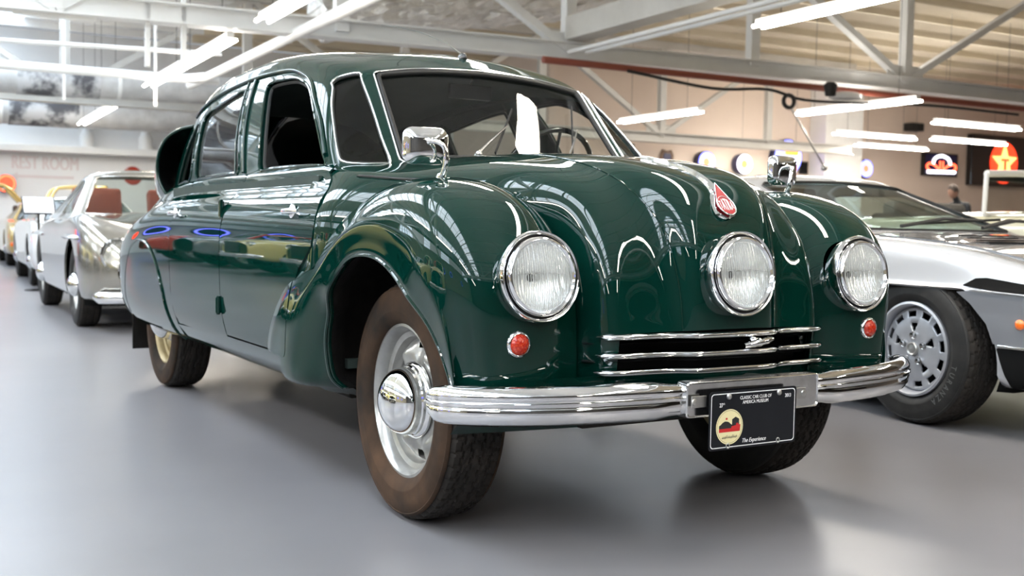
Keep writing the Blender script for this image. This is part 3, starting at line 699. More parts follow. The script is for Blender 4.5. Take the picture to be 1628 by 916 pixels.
    # dark slot between cowl flank and fender
    mb = MB()
    X = SH(np.linspace(1.55, 2.7, 16), np.linspace(6.75, 5.75, 16))
    for s in (1, -1): mb.tube([(s*(p[0]+.004), p[1], p[2]) for p in X], [.001]+[.0055]*14+[.001], 6)
    mb.build('cowl_slot', M_['black'], car, smooth=60)
    # --- greenhouse with its openings
    ip = Inv(SU, (1, 2), umin=2.6, umax=6, vmin=0, vmax=7); iw = Inv(SU, (0, 2), umin=0, umax=2.4, vmin=0, vmax=6)
    ws = [(0, v) for v in np.linspace(5.15, .75, 16)]+[(u, .75) for u in np.linspace(.15, 1.9, 12)]+[(2.05, .80), (2.13, .95)]+[(2.15, v) for v in np.linspace(1.2, 4.9, 14)]+[(2.13, 5.08), (2.04, 5.17)]+[(u, 5.18) for u in np.linspace(1.9, .12, 12)]
    wo = [(0, v) for v in np.linspace(5.30, .6, 16)]
    qp = ip(cat([(-.845, 1.322), (-.880, 1.350), (-.880, 1.372), (-.843, 1.385), (-.800, 1.350), (-.700, 1.247), (-.600, 1.140), (-.521, 1.056), (-.520, 1.046), (-.545, 1.044), (-.571, 1.050), (-.601, 1.073), (-.701, 1.177), (-.790, 1.265)], True, 3))
    fw = iU(cat([(-1.253, 1.046), (-1.285, 1.13), (-1.325, 1.22), (-1.380, 1.31), (-1.425, 1.378), (-1.397, 1.397), (-1.29, 1.399), (-1.177, 1.394), (-1.085, 1.372), (-1.0, 1.34), (-.909, 1.284), (-.761, 1.171), (-.667, 1.083), (-.625, 1.040), (-.70, 1.040), (-.95, 1.043), (-1.15, 1.044)], True, 3))
    rw = iU(cat([(-2.205, 1.042), (-2.235, 1.12), (-2.265, 1.22), (-2.290, 1.315), (-2.262, 1.340), (-2.15, 1.355), (-1.90, 1.385), (-1.700, 1.398), (-1.660, 1.385), (-1.635, 1.31), (-1.575, 1.18), (-1.525, 1.05), (-1.60, 1.044), (-1.9, 1.043), (-2.1, 1.041)], True, 3))
    qw = iU(cat([(-2.600, 1.020), (-2.562, 1.10), (-2.510, 1.19), (-2.425, 1.295), (-2.375, 1.305), (-2.345, 1.285), (-2.325, 1.18), (-2.315, 1.045), (-2.40, 1.035), (-2.52, 1.025)], True, 3))
    # outer outline: whole greenhouse, notched at the centre by the windscreen
    uo = [(0., v) for v in np.linspace(11, 5.18, 20)]+[tuple(q) for q in ws[::-1][:-16]][0:]
    wsr = [p for p in ws[16:]]          # from bottom centre round to top centre, without the u=0 edge
    cab = [(0., v) for v in np.linspace(11, 5.18, 24)]+wsr[::-1]+[(0., .75)]+[(0., v) for v in (.6, .3, 0.)]+[(u, 0.) for u in np.linspace(.3, 16, 70)]+[(16., v) for v in np.linspace(.4, 11, 16)]+[(u, 11.) for u in np.linspace(15.7, .2, 60)]
    cabin = panel('cabin_shell', SU, cab, G, car, holes=(qp, fw, rw, qw), step=(.2, .25), rim=.018, both=True)[0]
    # headlining: an inner skin of the roof
    class _Off:
        nu, nv, sgn = SU.nu, SU.nv, -1.
        def __call__(s, u, v): return SU(u, v)-SU.normal(u, v)*.03
        def normal(s, u, v): return -SU.normal(u, v)
    hl = [(0., 11.), (0, 5.9)]+[(u, 5.9) for u in np.linspace(.4, 12.6, 30)]+[(12.6, v) for v in np.linspace(6.2, 11, 8)]+[(u, 11.) for u in np.linspace(12.3, .3, 24)]
    panel('headlining', _Off(), hl, M_['headliner'], cabin, step=(.4, .5), rim=0, both=True)
    # glass
    gl = M_['glass']
    class _Gl:
        nu, nv = SU.nu, SU.nv
        def __call__(s, u, v): return SU(u, v)-SU.normal(u, v)*.010
        def normal(s, u, v): return SU.normal(u, v)
    GS = _Gl()
    wso = [(0., .70)]+[(u, .70) for u in np.linspace(.2, 2.15, 10)]+[(2.2, v) for v in np.linspace(.8, 5.2, 14)]+[(u, 5.24) for u in np.linspace(2.15, .2, 10)]+[(0., 5.24)]+[(0., v) for v in np.linspace(5, .9, 12)]
    scr = panel('windscreen', GS, wso, gl, car, step=(.3, .4), rim=0, both=True)[0]
    def grow(uv, k=1.02):
        c = uv.mean(0); return c+(uv-c)*k
    for nm, o in (('quarter_light', qp), ('rear_door_window', rw), ('rear_quarter_window', qw)):
        panel(nm, GS, grow(o), gl, car, step=(.3, .4), rim=0)
    # mouldings
    trim('windscreen_surround', SU, [(0, .75)]+ws[16:28+2+14+2+12], .0085, CH, car, closed=False, lift=.3, n=8, both=False) if False else None
    w1 = np.array([(0., .72)]+[p for p in ws[16:]]+[(0., 5.2)])
    X = SU(w1[:, 0], w1[:, 1]); Nn = SU.normal(w1[:, 0], w1[:, 1]); X = X+Nn*.003; X[[0, -1], 0] = 0
    loop = [tuple(p) for p in X]+[(-p[0], p[1], p[2]) for p in X[::-1][1:-1]]
    mb = MB(); mb.tube(loop, .0038, 8, closed=True); mb.build('chrome_surround', CH, scr, smooth=60)
    X2 = SU(w1[:, 0], w1[:, 1]); c = np.array([0, -.66, 1.24]); X2 = c+(X2-c)*np.array([.968, .96, .945]); X2[[0, -1], 0] = 0; loop = [tuple(p) for p in X2]+[(-p[0], p[1], p[2]) for p in X2[::-1][1:-1]]
    mb = MB(); mb.tube(loop, .0095, 8, closed=True); mb.build('rubber_seal', M_['black'], scr, smooth=60)
    trim('quarter_light_surround', SU, qp, .0040, CH, car, lift=.3, n=8); trim('quarter_light_seal', SU, grow(qp, .955), .005, M_['black'], car, lift=-.6, n=6)
    for nm, o in (('front_window_frame', fw), ('rear_window_frame', rw), ('quarter_window_frame', qw)):
        trim(nm, SU, o, .0055, G, car, lift=-.1, n=6)
        trim('window_channel', SU, grow(o, .955), .007, M_['black'], car, lift=-2.6, n=6)
    # inner window posts (the dropped glass runs behind the frames)
    dr = iU(cat([(-2.62, 1.355), (-2.30, 1.400), (-2.041, 1.424), (-1.682, 1.437), (-1.45, 1.437), (-1.257, 1.430), (-1.112, 1.398), (-1.001, 1.357), (-.90, 1.293), (-.775, 1.205), (-.70, 1.135), (-.645, 1.075)], False, 5))
    trim('drip_rail', SU, dr, .0075, G, car, closed=False, lift=.6, n=8)
    post = iU([(y, 1.426-(1.426-1.040)*t) for t in np.linspace(0, 1, 10) for y in [-1.600+.16*t]])
    trim('door_post_moulding', SU, post, .008, G, car, closed=False, lift=.5, n=8)
    trim('door_post_moulding', SU, post+np.array([.35, 0]), .005, G, car, closed=False, lift=.3, n=8)
    belt_ = [(u, .55) for u in np.linspace(5.6, 12.6, 50)]
    if 0: trim('window_sill_strip', SU, [(u, .92) for u in np.linspace(5.7, 11.9, 40)], .004, M_['chrome_dull'], car, closed=False, lift=1.0, n=6)
    # --- interior
    mb = MB()
    for y, zb in ((-1.42, 0), (-2.32, 0)):
        for s in ((1, -1) if y > -2 else (0,)):
            w = .52 if s else 1.14; x = s*.29
            mb.box((x, y+.22, .56), (w, .50, .16)); mb.box((x, y-.04, .78), (w, .13, .44), M=Matrix.Rotation(.22, 3, 'X'))
    mb.build('seat', M_['seat'], car, bevel=.04)
    mb = MB(); mb.box((0, -.72, .98), (1.28, .22, .10)); mb.box((0, -.70, .80), (1.24, .08, .34)); mb.build('dashboard', M_['headliner'], car, bevel=.03)
    mb = MB()
    for s in (1, -1): mb.box((s*.735, -1.5, .72), (.02, 1.9, .56))
    mb.box((0, -2.72, .80), (1.2, .03, .62)); mb.box((0, -1.5, .40), (1.4, 2.2, .03)); mb.build('interior_panelling', M_['headliner'], car)
    c = Vector((-.36, -.90, 1.05)); ax = Vector((0, -.80, .42)).normalized(); Ms = axis_matrix(c, ax)
    mb = MB(); mb.tube([Ms @ Vector((.205*math.cos(t), .205*math.sin(t), 0)) for t in np.linspace(0, 2*PI, 41)[:-1]], .011, 8, closed=True)
    for a in (0, PI*2/3, PI*4/3): mb.tube([Ms @ Vector((0, 0, -.03)), Ms @ Vector((.2*math.cos(a), .2*math.sin(a), 0))], .007, 6)
    mb.tube([Ms @ Vector((0, 0, .0)), Ms @ Vector((0, 0, -.40))], .02, 10); mb.build('steering_wheel', M_['gloss_black'], car, smooth=60)
    mb = MB(); mb.box((0, -.90, 1.36), (.18, .02, .055)); mb.tube([(0, -.90, 1.38), (0, -.87, 1.43)], .006, 6); mb.build('rear_view_mirror', M_['gloss_black'], car, bevel=.008)
    # --- air scoops behind the rear quarter windows
    rim_ = cat([(.600, -2.64, 1.315), (.650, -2.70, 1.300), (.700, -2.75, 1.262), (.728, -2.78, 1.205), (.740, -2.79, 1.14), (.738, -2.79, 1.075), (.725, -2.77, 1.02), (.700, -2.73, .965), (.660, -2.68, .93)], False, 4)
    K = len(rim_)
    for s in (1, -1):
        vs = []; fs = []; nn = 10
        for i in range(nn+1):
            t = i/nn
            for p in rim_:
                base_ = np.array([.60-.10*t, 0, 1.12]); q = np.array([p[0], p[1]-.85*t, p[2]])
                k = 1-t**1.6; qq = np.array([base_[0]-.06*t+(q[0]-base_[0])*k, q[1], (1.12-.16*t)+(q[2]-1.12)*(.25+.75*k)])
                vs.append((s*qq[0], qq[1], qq[2]))
        for i in range(nn):
            for j in range(K-1): fs.append((i*K+j, i*K+j+1, (i+1)*K+j+1, (i+1)*K+j) if s > 0 else (i*K+j, (i+1)*K+j, (i+1)*K+j+1, i*K+j+1))
        mb = MB(); mb.add(vs, fs); sc = mb.build('air_scoop', G, car, smooth=180)
        mb = MB(); mb.tube([(s*p[0], p[1], p[2]) for p in rim_], .008, 8); mb.build('scoop_lip', G, sc, smooth=60)
        mb = MB(); vs = [(s*(p[0]-.012), p[1]-.01, p[2]) for p in rim_]+[(s*(.45+(p[0]-.6)*.5), p[1]-.42, 1.12+(p[2]-1.12)*.6) for p in rim_]+[(s*.5, -3.2, 1.12)]
        mb.add(vs, [(j, j+1, K+j+1, K+j) for j in range(K-1)]+[(K+j, K+j+1, 2*K) for j in range(K-1)]); mb.build('scoop_throat', M_['dark'], sc)
    # tail fin down the centre of the sloping back
    mb = MB(); pr = [(-2.75, 1.50), (-3.12, 1.50), (-3.5, 1.38), (-3.85, 1.17), (-4.08, .88), (-4.10, .76), (-3.85, 1.0), (-3.5, 1.19), (-3.12, 1.38)]
    vs = [(x, y, z) for x in (-.008, .008) for y, z in pr]; n = len(pr); mb.add(vs, [tuple(range(n)), tuple(range(2*n-1, n-1, -1))]+[(i, n+i, n+(i+1) % n, (i+1) % n) for i in range(n)]); mb.build('tail_fin', G, car, bevel=.006)
    # --- grille
    mb = MB(); mb.box((0, .40, .505), (.76, .12, .17)); mb.build('grille_recess', M_['dark'], car)
    mb = MB(); vs = []; cols = np.linspace(-.74, .74, 31)
    def val_y(x): return .565-.12*abs(x)**2.2*1.2
    for i in range(7):
        t = i/6
        for x in cols:
            vs.append((x, val_y(x)-.012-.10*t**2, .462-.15*t))
    mb.add(vs, [(i*31+j, i*31+j+1, (i+1)*31+j+1, (i+1)*31+j)[::-1] for i in range(6) for j in range(30)]); mb.build('front_valance', G, car, smooth=80)
    def bar_pts(z, dx=0, lift=0):
        u = float(hi_([(.2, .60)])[0, 0]); P_ = []
        for v in np.linspace(0, 4.75, 26):
            p = SH(np.array([11.7]), np.array([v]))[0]; P_.append((p[0]*(1+dx*.5), p[1]+.008, z-.012*p[0]*p[0]))
        P_[-1] = (P_[-1][0]+.004, P_[-1][1]-.004, P_[-1][2]); return [(-x, y, zz) for x, y, zz in P_[::-1]]+P_[1:]
    for k, z in enumerate((.566, .518, .474)):
        pts = bar_pts(z, .02*k+.02); n = len(pts); rr = [.0035]+[.0075]+[.0095]*(n-4)+[.0075, .0035]
        mb = MB(); mb.tube(pts, rr, 10, sx=1.1, sy=.85); mb.build('grille_bar', CH, car, smooth=70)
    for k, z in enumerate((.545, .498)):
        mb = MB(); pts = bar_pts(z, .02*k+.02); mb.tube([(x, y-.055, zz) for x, y, zz in pts], .009, 8, sx=2.0, sy=.5); mb.build('grille_slat', M_['gloss_black'], car, smooth=70)
    mb = MB(); mb.lathe([(.013, -.03), (.013, .012), (.010, .018), (.001, .020)], 20, axis_matrix((-.055, .622, .545), (0, 1, 0))); mb.ball((-.055, .652, .545), .012, 12, 8)
    mb.tube([(-.005, .650, .537), (-.03, .656, .542), (-.055, .660, .545), (-.08, .656, .549), (-.105, .650, .552)], [.006, .010, .008, .010, .006], 8)
    mb.build('hood_catch', CH, hood, smooth=60)
    # --- lamps
    for s in (1, -1): headlamp(car, (s*.5754, .535, .722), .1156, .113)
    headlamp(car, (0, .640, .7303), .1156, .113)
    for s in (1, -1):
        u, v = 1.86, 4.24; p = SF(np.array([u]), np.array([v]))[0]; n_ = SF.normal(np.array([u]), np.array([v]))[0]; p = p*np.array([s, 1, 1]); n_ = n_*np.array([s, 1, 1])
        M = axis_matrix(p-n_*.004, n_*.6+np.array([0, .4, 0])); mb = MB(); mb.lathe([(.033, -.01), (.034, .004), (.031, .010), (.027, .011), (.026, .008)], 40, M); r = mb.build('marker_lamp', CH, car, smooth=60)
        mb = MB(); mb.lathe([(.0265, .007), (.0255, .013), (.019, .019), (.010, .022), (.0005, .023)], 40, M); mb.build('red_lens', M_['red'], r, smooth=70)['label'] = 'round red lens'
    # --- bumper
    def bump_c(x):
        x = abs(x); return .690-.085*(x/.8)**2-.085*(x/.8)**6
    xs = np.concatenate([np.linspace(-.80, .80, 65)]); base = [(x, bump_c(x)) for x in xs]
    endc = [(.826, .545-.115+.08), (.846, .455), (.852, .395)]
    e1 = [(.822, .440), (.842, .405), (.850, .36)]
    y8 = bump_c(.80); ends = [(.820, y8-.020), (.831, y8-.045), (.834, y8-.072)]
    path = [(-x, y) for x, y in ends[::-1]]+base+ends
    prof = [(-.030, -.050), (-.008, -.054), (.008, -.046), (.017, -.030), (.020, -.012), (.0175, -.009), (.0175, -.005), (.0235, -.002), (.0235, .004), (.0175, .007), (.0175, .010), (.021, .014), (.020, .024), (.013, .036), (.000, .043), (-.012, .044), (-.030, .039)]
    def bump_mesh(path, prof, zf, k=lambda i, n: 1):
        vs = []; n = len(path); m = len(prof)
        for i, (x, y) in enumerate(path):
            a = path[max(i-1, 0)]; b = path[min(i+1, n-1)]; t = Vector((b[0]-a[0], b[1]-a[1], 0)).normalized(); o = Vector((-t.y, t.x, 0)); kk = k(i, n)
            for d, h in prof: vs.append(Vector((x, y, zf(x)))+o*d*kk[0]+Vector((0, 0, h*kk[1])))
        return vs, [(i*m+j, i*m+j+1, (i+1)*m+j+1, (i+1)*m+j) for i in range(n-1) for j in range(m-1)]+[tuple(range(m)), tuple((n-1)*m+j for j in range(m))[::-1]]
    def kf(i, n):
        d = min(i, n-1-i); e = (.55, .72) if d == 0 else (.9, .93) if d == 1 else (1, 1)
        x = abs(path[i][0])
        if x < .245: return (.45, .80)
        if x < .33: t = (x-.245)/.085; t = t*t*(3-2*t); return (.45+.55*t, .80+.20*t)
        return e
    vs, fs = bump_mesh(path, prof, lambda x: .416, kf); mb = MB(); mb.add(vs, fs); bp = mb.build('bumper', CH, car, smooth=50)
    # flat plate holder in the middle of the bumper
    mb = MB(); n = 13; vs = []; w = .235
    poly = rpoly([(-w, -.046), (w, -.046), (w, .046), (-w, .046)], .012, 4)
    k = len(poly); vs = [(x, bump_c(x)+.016, .412+z) for x, z in poly]+[(x*.985, bump_c(x)+.019, .412+z*.95) for x, z in poly]+[(x*.97, bump_c(x)+.015, .412+z*.88) for x, z in poly]+[(x, bump_c(x)-.02, .412+z) for x, z in poly]
    fs = []
    for a, b in ((3, 0), (0, 1), (1, 2)): fs += [(a*k+i, a*k+(i+1) % k, b*k+(i+1) % k, b*k+i) for i in range(k)]
    fs.append(tuple(2*k+i for i in range(k))); mb.add(vs, [f[::-1] for f in fs]); mb.build('plate_holder', M_['chrome_dull'], bp, smooth=30)
    mb = MB()
    for s in (1, -1): mb.box((s*.45, .50, .40), (.05, .26, .05))
    mb.build('bumper_iron', M_['under'], bp)
    # --- number plate
    yp = .725; pc = Vector((.028, yp, .357)); PM = Matrix((Vector((-1, 0, 0)), Vector((0, 0, 1)), Vector((0, 1, 0)))).transposed().to_4x4(); PM.translation = pc    # local x = image right, y = up, z = out
    PM = PM @ Matrix.Rotation(.0, 4, 'Z')
    def rrect(w, h, r): return [tuple(p) for p in rpoly([(-w/2, -h/2), (w/2, -h/2), (w/2, h/2), (-w/2, h/2)], r, 5)]
    mb = MB(); mb.prism(rrect(.305, .152, .012), .0018, PM); pl = mb.build('licence_plate', M_['plate'], car, smooth=20); pl['label'] = 'black souvenir licence plate with white lettering and a round cream emblem'
    a_, b_ = rrect(.294, .141, .009), rrect(.2895, .1365, .008); mb = MB()
    vs = [PM @ Vector((x, y, .0013)) for x, y in a_]+[PM @ Vector((x, y, .0013)) for x, y in b_]
    k = min(len(a_), len(b_)); va = [PM @ Vector((x, y, .0013)) for x, y in rr_same(.294, .141, .009)]; vb = [PM @ Vector((x, y, .0013)) for x, y in rr_same(.2895, .1365, .008)]; k = len(va)
    mb.add(va+vb, [(i, (i+1) % k, k+(i+1) % k, k+i) for i in range(k)]); mb.build('plate_border', M_['white_ink'], pl)
    mb = MB(); T_ = lambda x, y, z=.0014: PM @ Matrix.Translation((x, y, z))
    text_into(mb, 'CLASSIC CAR CLUB OF', .0125, T_(.006, .0555), bold=.0002, sx=.86); text_into(mb, 'AMERICA MUSEUM', .0125, T_(.005, .0435), bold=.0002, sx=.86)
    text_into(mb, '27', .015, T_(-.113, .040), bold=.0004, sx=.8); text_into(mb, 'th', .008, T_(-.1035, .0435)); text_into(mb, '2013', .014, T_(.121, .052), bold=.0004, sx=.8)
    text_into(mb, 'The Experience', .0155, T_(.002, -.057), bold=.0003, shear=.35, sx=.86); mb.build('plate_lettering', M_['white_ink'], pl)['kind'] = 'stuff'
    # emblem: cream disc, dark hall, red engine
    def disc(r, z, m, nm, c=(-.083, -.017), sy=1.): mb = MB(); mb.add([PM @ Vector((c[0]+r*math.cos(t), c[1]+r*sy*math.sin(t), z)) for t in np.linspace(0, 2*PI, 41)[:-1]], [tuple(range(40))]); return mb.build(nm, m, pl)
    disc(.046, .0013, M_['cream_ink'], 'emblem_disc')
    cx, cy = -.083, -.017; mb = MB()
    mb.add([PM @ Vector((cx+x, cy+y, .0016)) for x, y in [(-.036, -.004), (.012, -.004), (.012, .003), (.004, .007), (-.002, .012), (-.008, .014), (-.016, .015), (-.024, .012), (-.030, .007), (-.036, .004)]], [tuple(range(10))])
    mb.add([PM @ Vector((cx+x, cy+y, .0016)) for x, y in [(.008, .000), (.032, .000), (.032, .019), (.020, .025), (.008, .019)]], [tuple(range(5))])
    rnd = random.Random(4)
    for i in range(11): mb.bar(PM @ Vector((cx-.024+i*.0046, cy-.031+.002*rnd.random(), .0016)), PM @ Vector((cx-.0215+i*.0046, cy-.025+.004*rnd.random(), .0016)), .0012, .0004, up=(0, 1, 0))
    mb.bar(PM @ Vector((cx-.026, cy-.0285, .0016)), PM @ Vector((cx+.028, cy-.0265, .0016)), .0010, .0004, up=(0, 1, 0))
    mb.tube([PM @ Vector((cx+.0425*math.cos(t), cy+.0425*math.sin(t), .0014)) for t in np.linspace(0, 2*PI, 49)[:-1]], .0004, 4, closed=True)
    mb.build('emblem_hall', M_['black_ink'], pl)
    mb = MB(); mb.add([PM @ Vector((cx+x, cy+y, .0017)) for x, y in [(.006, -.013), (.035, -.013), (.037, .004), (.030, .005), (.028, .009), (.023, .009), (.021, .003), (.006, .001)]], [tuple(range(8))])
    mb.add([PM @ Vector((cx+x, cy+y, .0017)) for x, y in [(-.036, -.013), (.008, -.013), (.008, -.004), (-.036, -.004)]], [(0, 1, 2, 3)]); mb.add([PM @ Vector((cx+x, cy+y, .0017)) for x, y in [(-.014, .019), (-.008, .019), (-.008, .024), (-.014, .024)]], [(0, 1, 2, 3)])
    mb.build('emblem_engine', M_['red_ink'], pl)
    mb = MB()
    ring = []
    for x, y in ((-.088, .062), (.088, .062)): mb.lathe([(.008, .0), (.0075, .003), (.005, .005), (.0005, .0055)], 16, T_(x, y))
    for x, y in ((-.088, -.066), (.088, -.066)): mb.tube([T_(x, y, .002) @ Vector((.0052*math.cos(t), .0062*math.sin(t), 0)) for t in np.linspace(0, 2*PI, 17)[:-1]], .0016, 6, closed=True)
    mb.build('plate_screw', M_['steel'], pl, smooth=50)
    for s in (-1, 1):
        mb = MB(); mb.box(PM @ Vector((s*.176, .052, -.013)), (.05, .003, .030)); mb.build('plate_strap', M_['steel'], pl, bevel=.001)
        mb = MB(); mb.lathe([(.009, 0), (.008, .004), (.0005, .006)], 12, T_(s*.192, .052, -.012)); mb.build('strap_bolt', M_['steel'], pl, smooth=50)
    # --- badge and centre strip
    sp = [(u, SH(np.array([u]), np.array([0.]))[0], SH.normal(np.array([u]), np.array([0.]))[0]) for u in np.linspace(4.35, 7.95, 40)]
    mb = MB(); vs = []; n = len(sp); m = 9
    for i, (u, p, nn) in enumerate(sp):
        t = i/(n-1); w = .004+.021*t**1.1
        if t > .72: w += .021*math.sin((t-.72)/.28*PI*.88)**.8
        if t > .93: w *= math.sqrt(max(.0, 1-((t-.93)/.072)**2))
        nn = np.array([0, nn[1], nn[2]]); nn /= np.linalg.norm(nn)
        for k in range(m):
            q = (k/(m-1)*2-1); hgt = .009*(1-abs(q)**3)+(.0025 if k % 2 else 0)*(t < .78)
            vs.append(np.array([q*w, p[1], p[2]])+nn*hgt)
    mb.add(vs, [(i*m+j, i*m+j+1, (i+1)*m+j+1, (i+1)*m+j) for i in range(n-1) for j in range(m-1)]); st_ = mb.build('bonnet_strip', CH, hood, smooth=35)
    # badge frame
    def bf(t): u = 4.35+3.6*t; p = SH(np.array([u]), np.array([0.]))[0]; q = SH.normal(np.array([u]), np.array([0.]))[0]; q = np.array([0, q[1], q[2]]); return p*np.array([0, 1, 1]), q/np.linalg.norm(q)
    pc_, nc_ = bf(.885); pt_, _ = bf(.70); up_ = pt_-pc_; BM = axis_matrix(pc_+nc_*.0145, nc_, up_); BM = BM @ Matrix.Rotation(PI/2, 4, 'Z')      # local y = up the hood, x = to image right
    BM = Matrix.Translation(pc_+nc_*.0150) @ Matrix((Vector((-1, 0, 0)), Vector(up_).normalized(), Vector(nc_))).transposed().to_4x4()
    tear = [(.0, .080)]+[(.030*math.cos(t), .034*math.sin(t)) for t in np.linspace(.55, -PI-.55, 26)]
    mb = MB(); mb.add([BM @ Vector((x, y, .0005)) for x, y in tear], [tuple(range(len(tear)))[::-1]]); mb.build('badge_enamel', M_['badge_red'], st_)
    mb = MB(); mb.tube([BM @ Vector((x, y, .001)) for x, y in tear], .0016, 6, closed=True); mb.tube([BM @ Vector((.0275*math.cos(t), .0315*math.sin(t), .0012)) for t in np.linspace(0, 2*PI, 33)[:-1]], .0012, 6, closed=True); mb.build('badge_rim', CH, st_, smooth=60)
    mb = MB()
    for i, ch in enumerate('TATRA'):
        hgt = (.038, .054, .060, .054, .038)[i]; text_into(mb, ch, hgt, BM @ Matrix.Translation((-.0195+i*.0098, 0, .0018)) @ Matrix.Diagonal((.27, 1, 1, 1)), bold=.0022)
    mb.build('badge_lettering', M_['white_ink'], st_)
    # --- mirrors
    for s, px in ((1, 1), (-1, -1)):
        bx_, by_, bz_ = (.650, .15, .970) if s > 0 else (.652, .14, .958)
        mb = MB(); mb.ball((s*bx_, by_, bz_), .03, 16, 8, (.55, 1.5, .25)); mb.tube(cat([(s*bx_, by_-.03, bz_), (s*(bx_+.0), by_-.002, bz_+.020), (s*(bx_+.0), by_+.012, bz_+.05), (s*(bx_+.005), by_+.012, bz_+.085), (s*(bx_+.02), by_, bz_+.102), (s*(bx_+.028), by_-.03, bz_+.106)], False, 5), [.013]*4+[.009]*8+[.007]*14, 10)
        mb.ball((s*(bx_+.028), by_-.035, bz_+.106), .013, 12, 8)
        arm = mb.build('wing_mirror', CH, car, smooth=70)
        hc = Vector((s*(bx_+.030), by_-.055, bz_+.094)); RM = Matrix.Translation(hc) @ Matrix.Rotation(s*-.12, 4, 'Z') @ Matrix.Rotation(PI/2, 4, 'X')       # local z -> -y (the glass side)
        vs = []; fs = []; ring = rr_same(.128, .100, .026); k = len(ring)
        for z, q in ((.012, 1.0), (.006, 1.03), (-.004, 1.02), (-.014, .93), (-.022, .72), (-.026, .40)):
            for x, y in ring: vs.append(RM @ Vector((x*q, y*q, z)))
        for i in range(5): fs += [(i*k+j, i*k+(j+1) % k, (i+1)*k+(j+1) % k, (i+1)*k+j)[::-1] for j in range(k)]
        fs.append(tuple(5*k+j for j in range(k))[::-1]); fs.append(tuple(range(k)))
        mb = MB(); mb.add(vs, fs); mb.build('mirror_head', CH, arm, smooth=50)
    # --- wipers
    def gp(x, z, o=.012):
        uv = iw([(abs(x), z)]); p = SU(uv[:, 0], uv[:, 1])[0]; q = SU.normal(uv[:, 0], uv[:, 1])[0]; return Vector((x, p[1], p[2]))+Vector((0, q[1], q[2]))*o
    for piv, a1, b0, b1 in (((.187, 1.085), (.02, 1.195), (.115, 1.095), (-.045, 1.270)), ((-.185, 1.085), (-.30, 1.20), (-.225, 1.110), (-.345, 1.305))):
        p0 = gp(*piv, .0); mb = MB(); mb.lathe([(.013, -.01), (.012, .02), (.008, .026), (.001, .027)], 12, axis_matrix(p0, (0, .8, .6)))
        mb.tube([gp(*piv, .02), gp((piv[0]*2+a1[0])/3, (piv[1]*2+a1[1])/3, .028), gp(*a1, .018)], [.006, .0045, .003], 6); w_ = mb.build('wiper', M_['chrome_dull'], car, smooth=50)
        mb = MB(); mb.tube([gp(b0[0]+(b1[0]-b0[0])*t, b0[1]+(b1[1]-b0[1])*t, .010) for t in np.linspace(0, 1, 7)], .0035, 6, sy=2.); mb.build('wiper_blade', M_['black'], w_, smooth=50)
    # --- aerial
    mb = MB(); mb.ball((0, -.965, 1.497), .022, 12, 8, (.7, 1.3, 1.)); mb.build('aerial_base', M_['gloss_black'], car, smooth=60)
    mb = MB(); mb.tube([(0, -.965, 1.51), (.05, -1.0, 1.555), (.12, -1.08, 1.60), (.19, -1.15, 1.625), (.24, -1.2, 1.632)], [.0035, .0025, .002, .0015, .0012], 6); mb.build('aerial', M_['steel'], car, smooth=60)
    # --- mud flap
    for s in (1, -1): mb = MB(); mb.box((s*.66, -3.28, .27), (.20, .012, .24)); mb.build('mud_flap', M_['arch'], car, bevel=.004)
    # --- wheels
    w1, Mw = wheel(car, (.622, 0, .3413), 1, .3413, .19, .2175, tyre_m='tyre_dusty', n=300, steer=-.02)
    w1['label'] = 'wheel with dusty brown tyre and domed chrome hub cap'
    wheel(car, (-.622, 0, .3413), -1, .3413, .19, .2175, tyre_m='tyre', rim_m='rim_gold', cap_m=None, n=300, steer=-.02)
    wheel(car, (.622, -2.85, .3413), 1, .3413, .19, .2175, tyre_m='tyre_dusty', rim_m='rim_gold', cap_m='chrome_dull', n=150)
    wheel(car, (-.622, -2.85, .3413), -1, .3413, .19, .2175, tyre_m='tyre_dusty', n=150, rim_m='rim_gold')
    mb = MB()
    for nm, a0 in (('145 R 16', 4.4),):
        pass
    return car
def rr_same(w, h, r, n=5):
    out = []
    for cx, cy, a in ((w/2-r, h/2-r, 0), (-w/2+r, h/2-r, 90), (-w/2+r, -h/2+r, 180), (w/2-r, -h/2+r, 270)):
        for i in range(n+1):
            t = math.radians(a+90*i/n); out.append((cx+r*math.cos(t), cy+r*math.sin(t)))
    return out
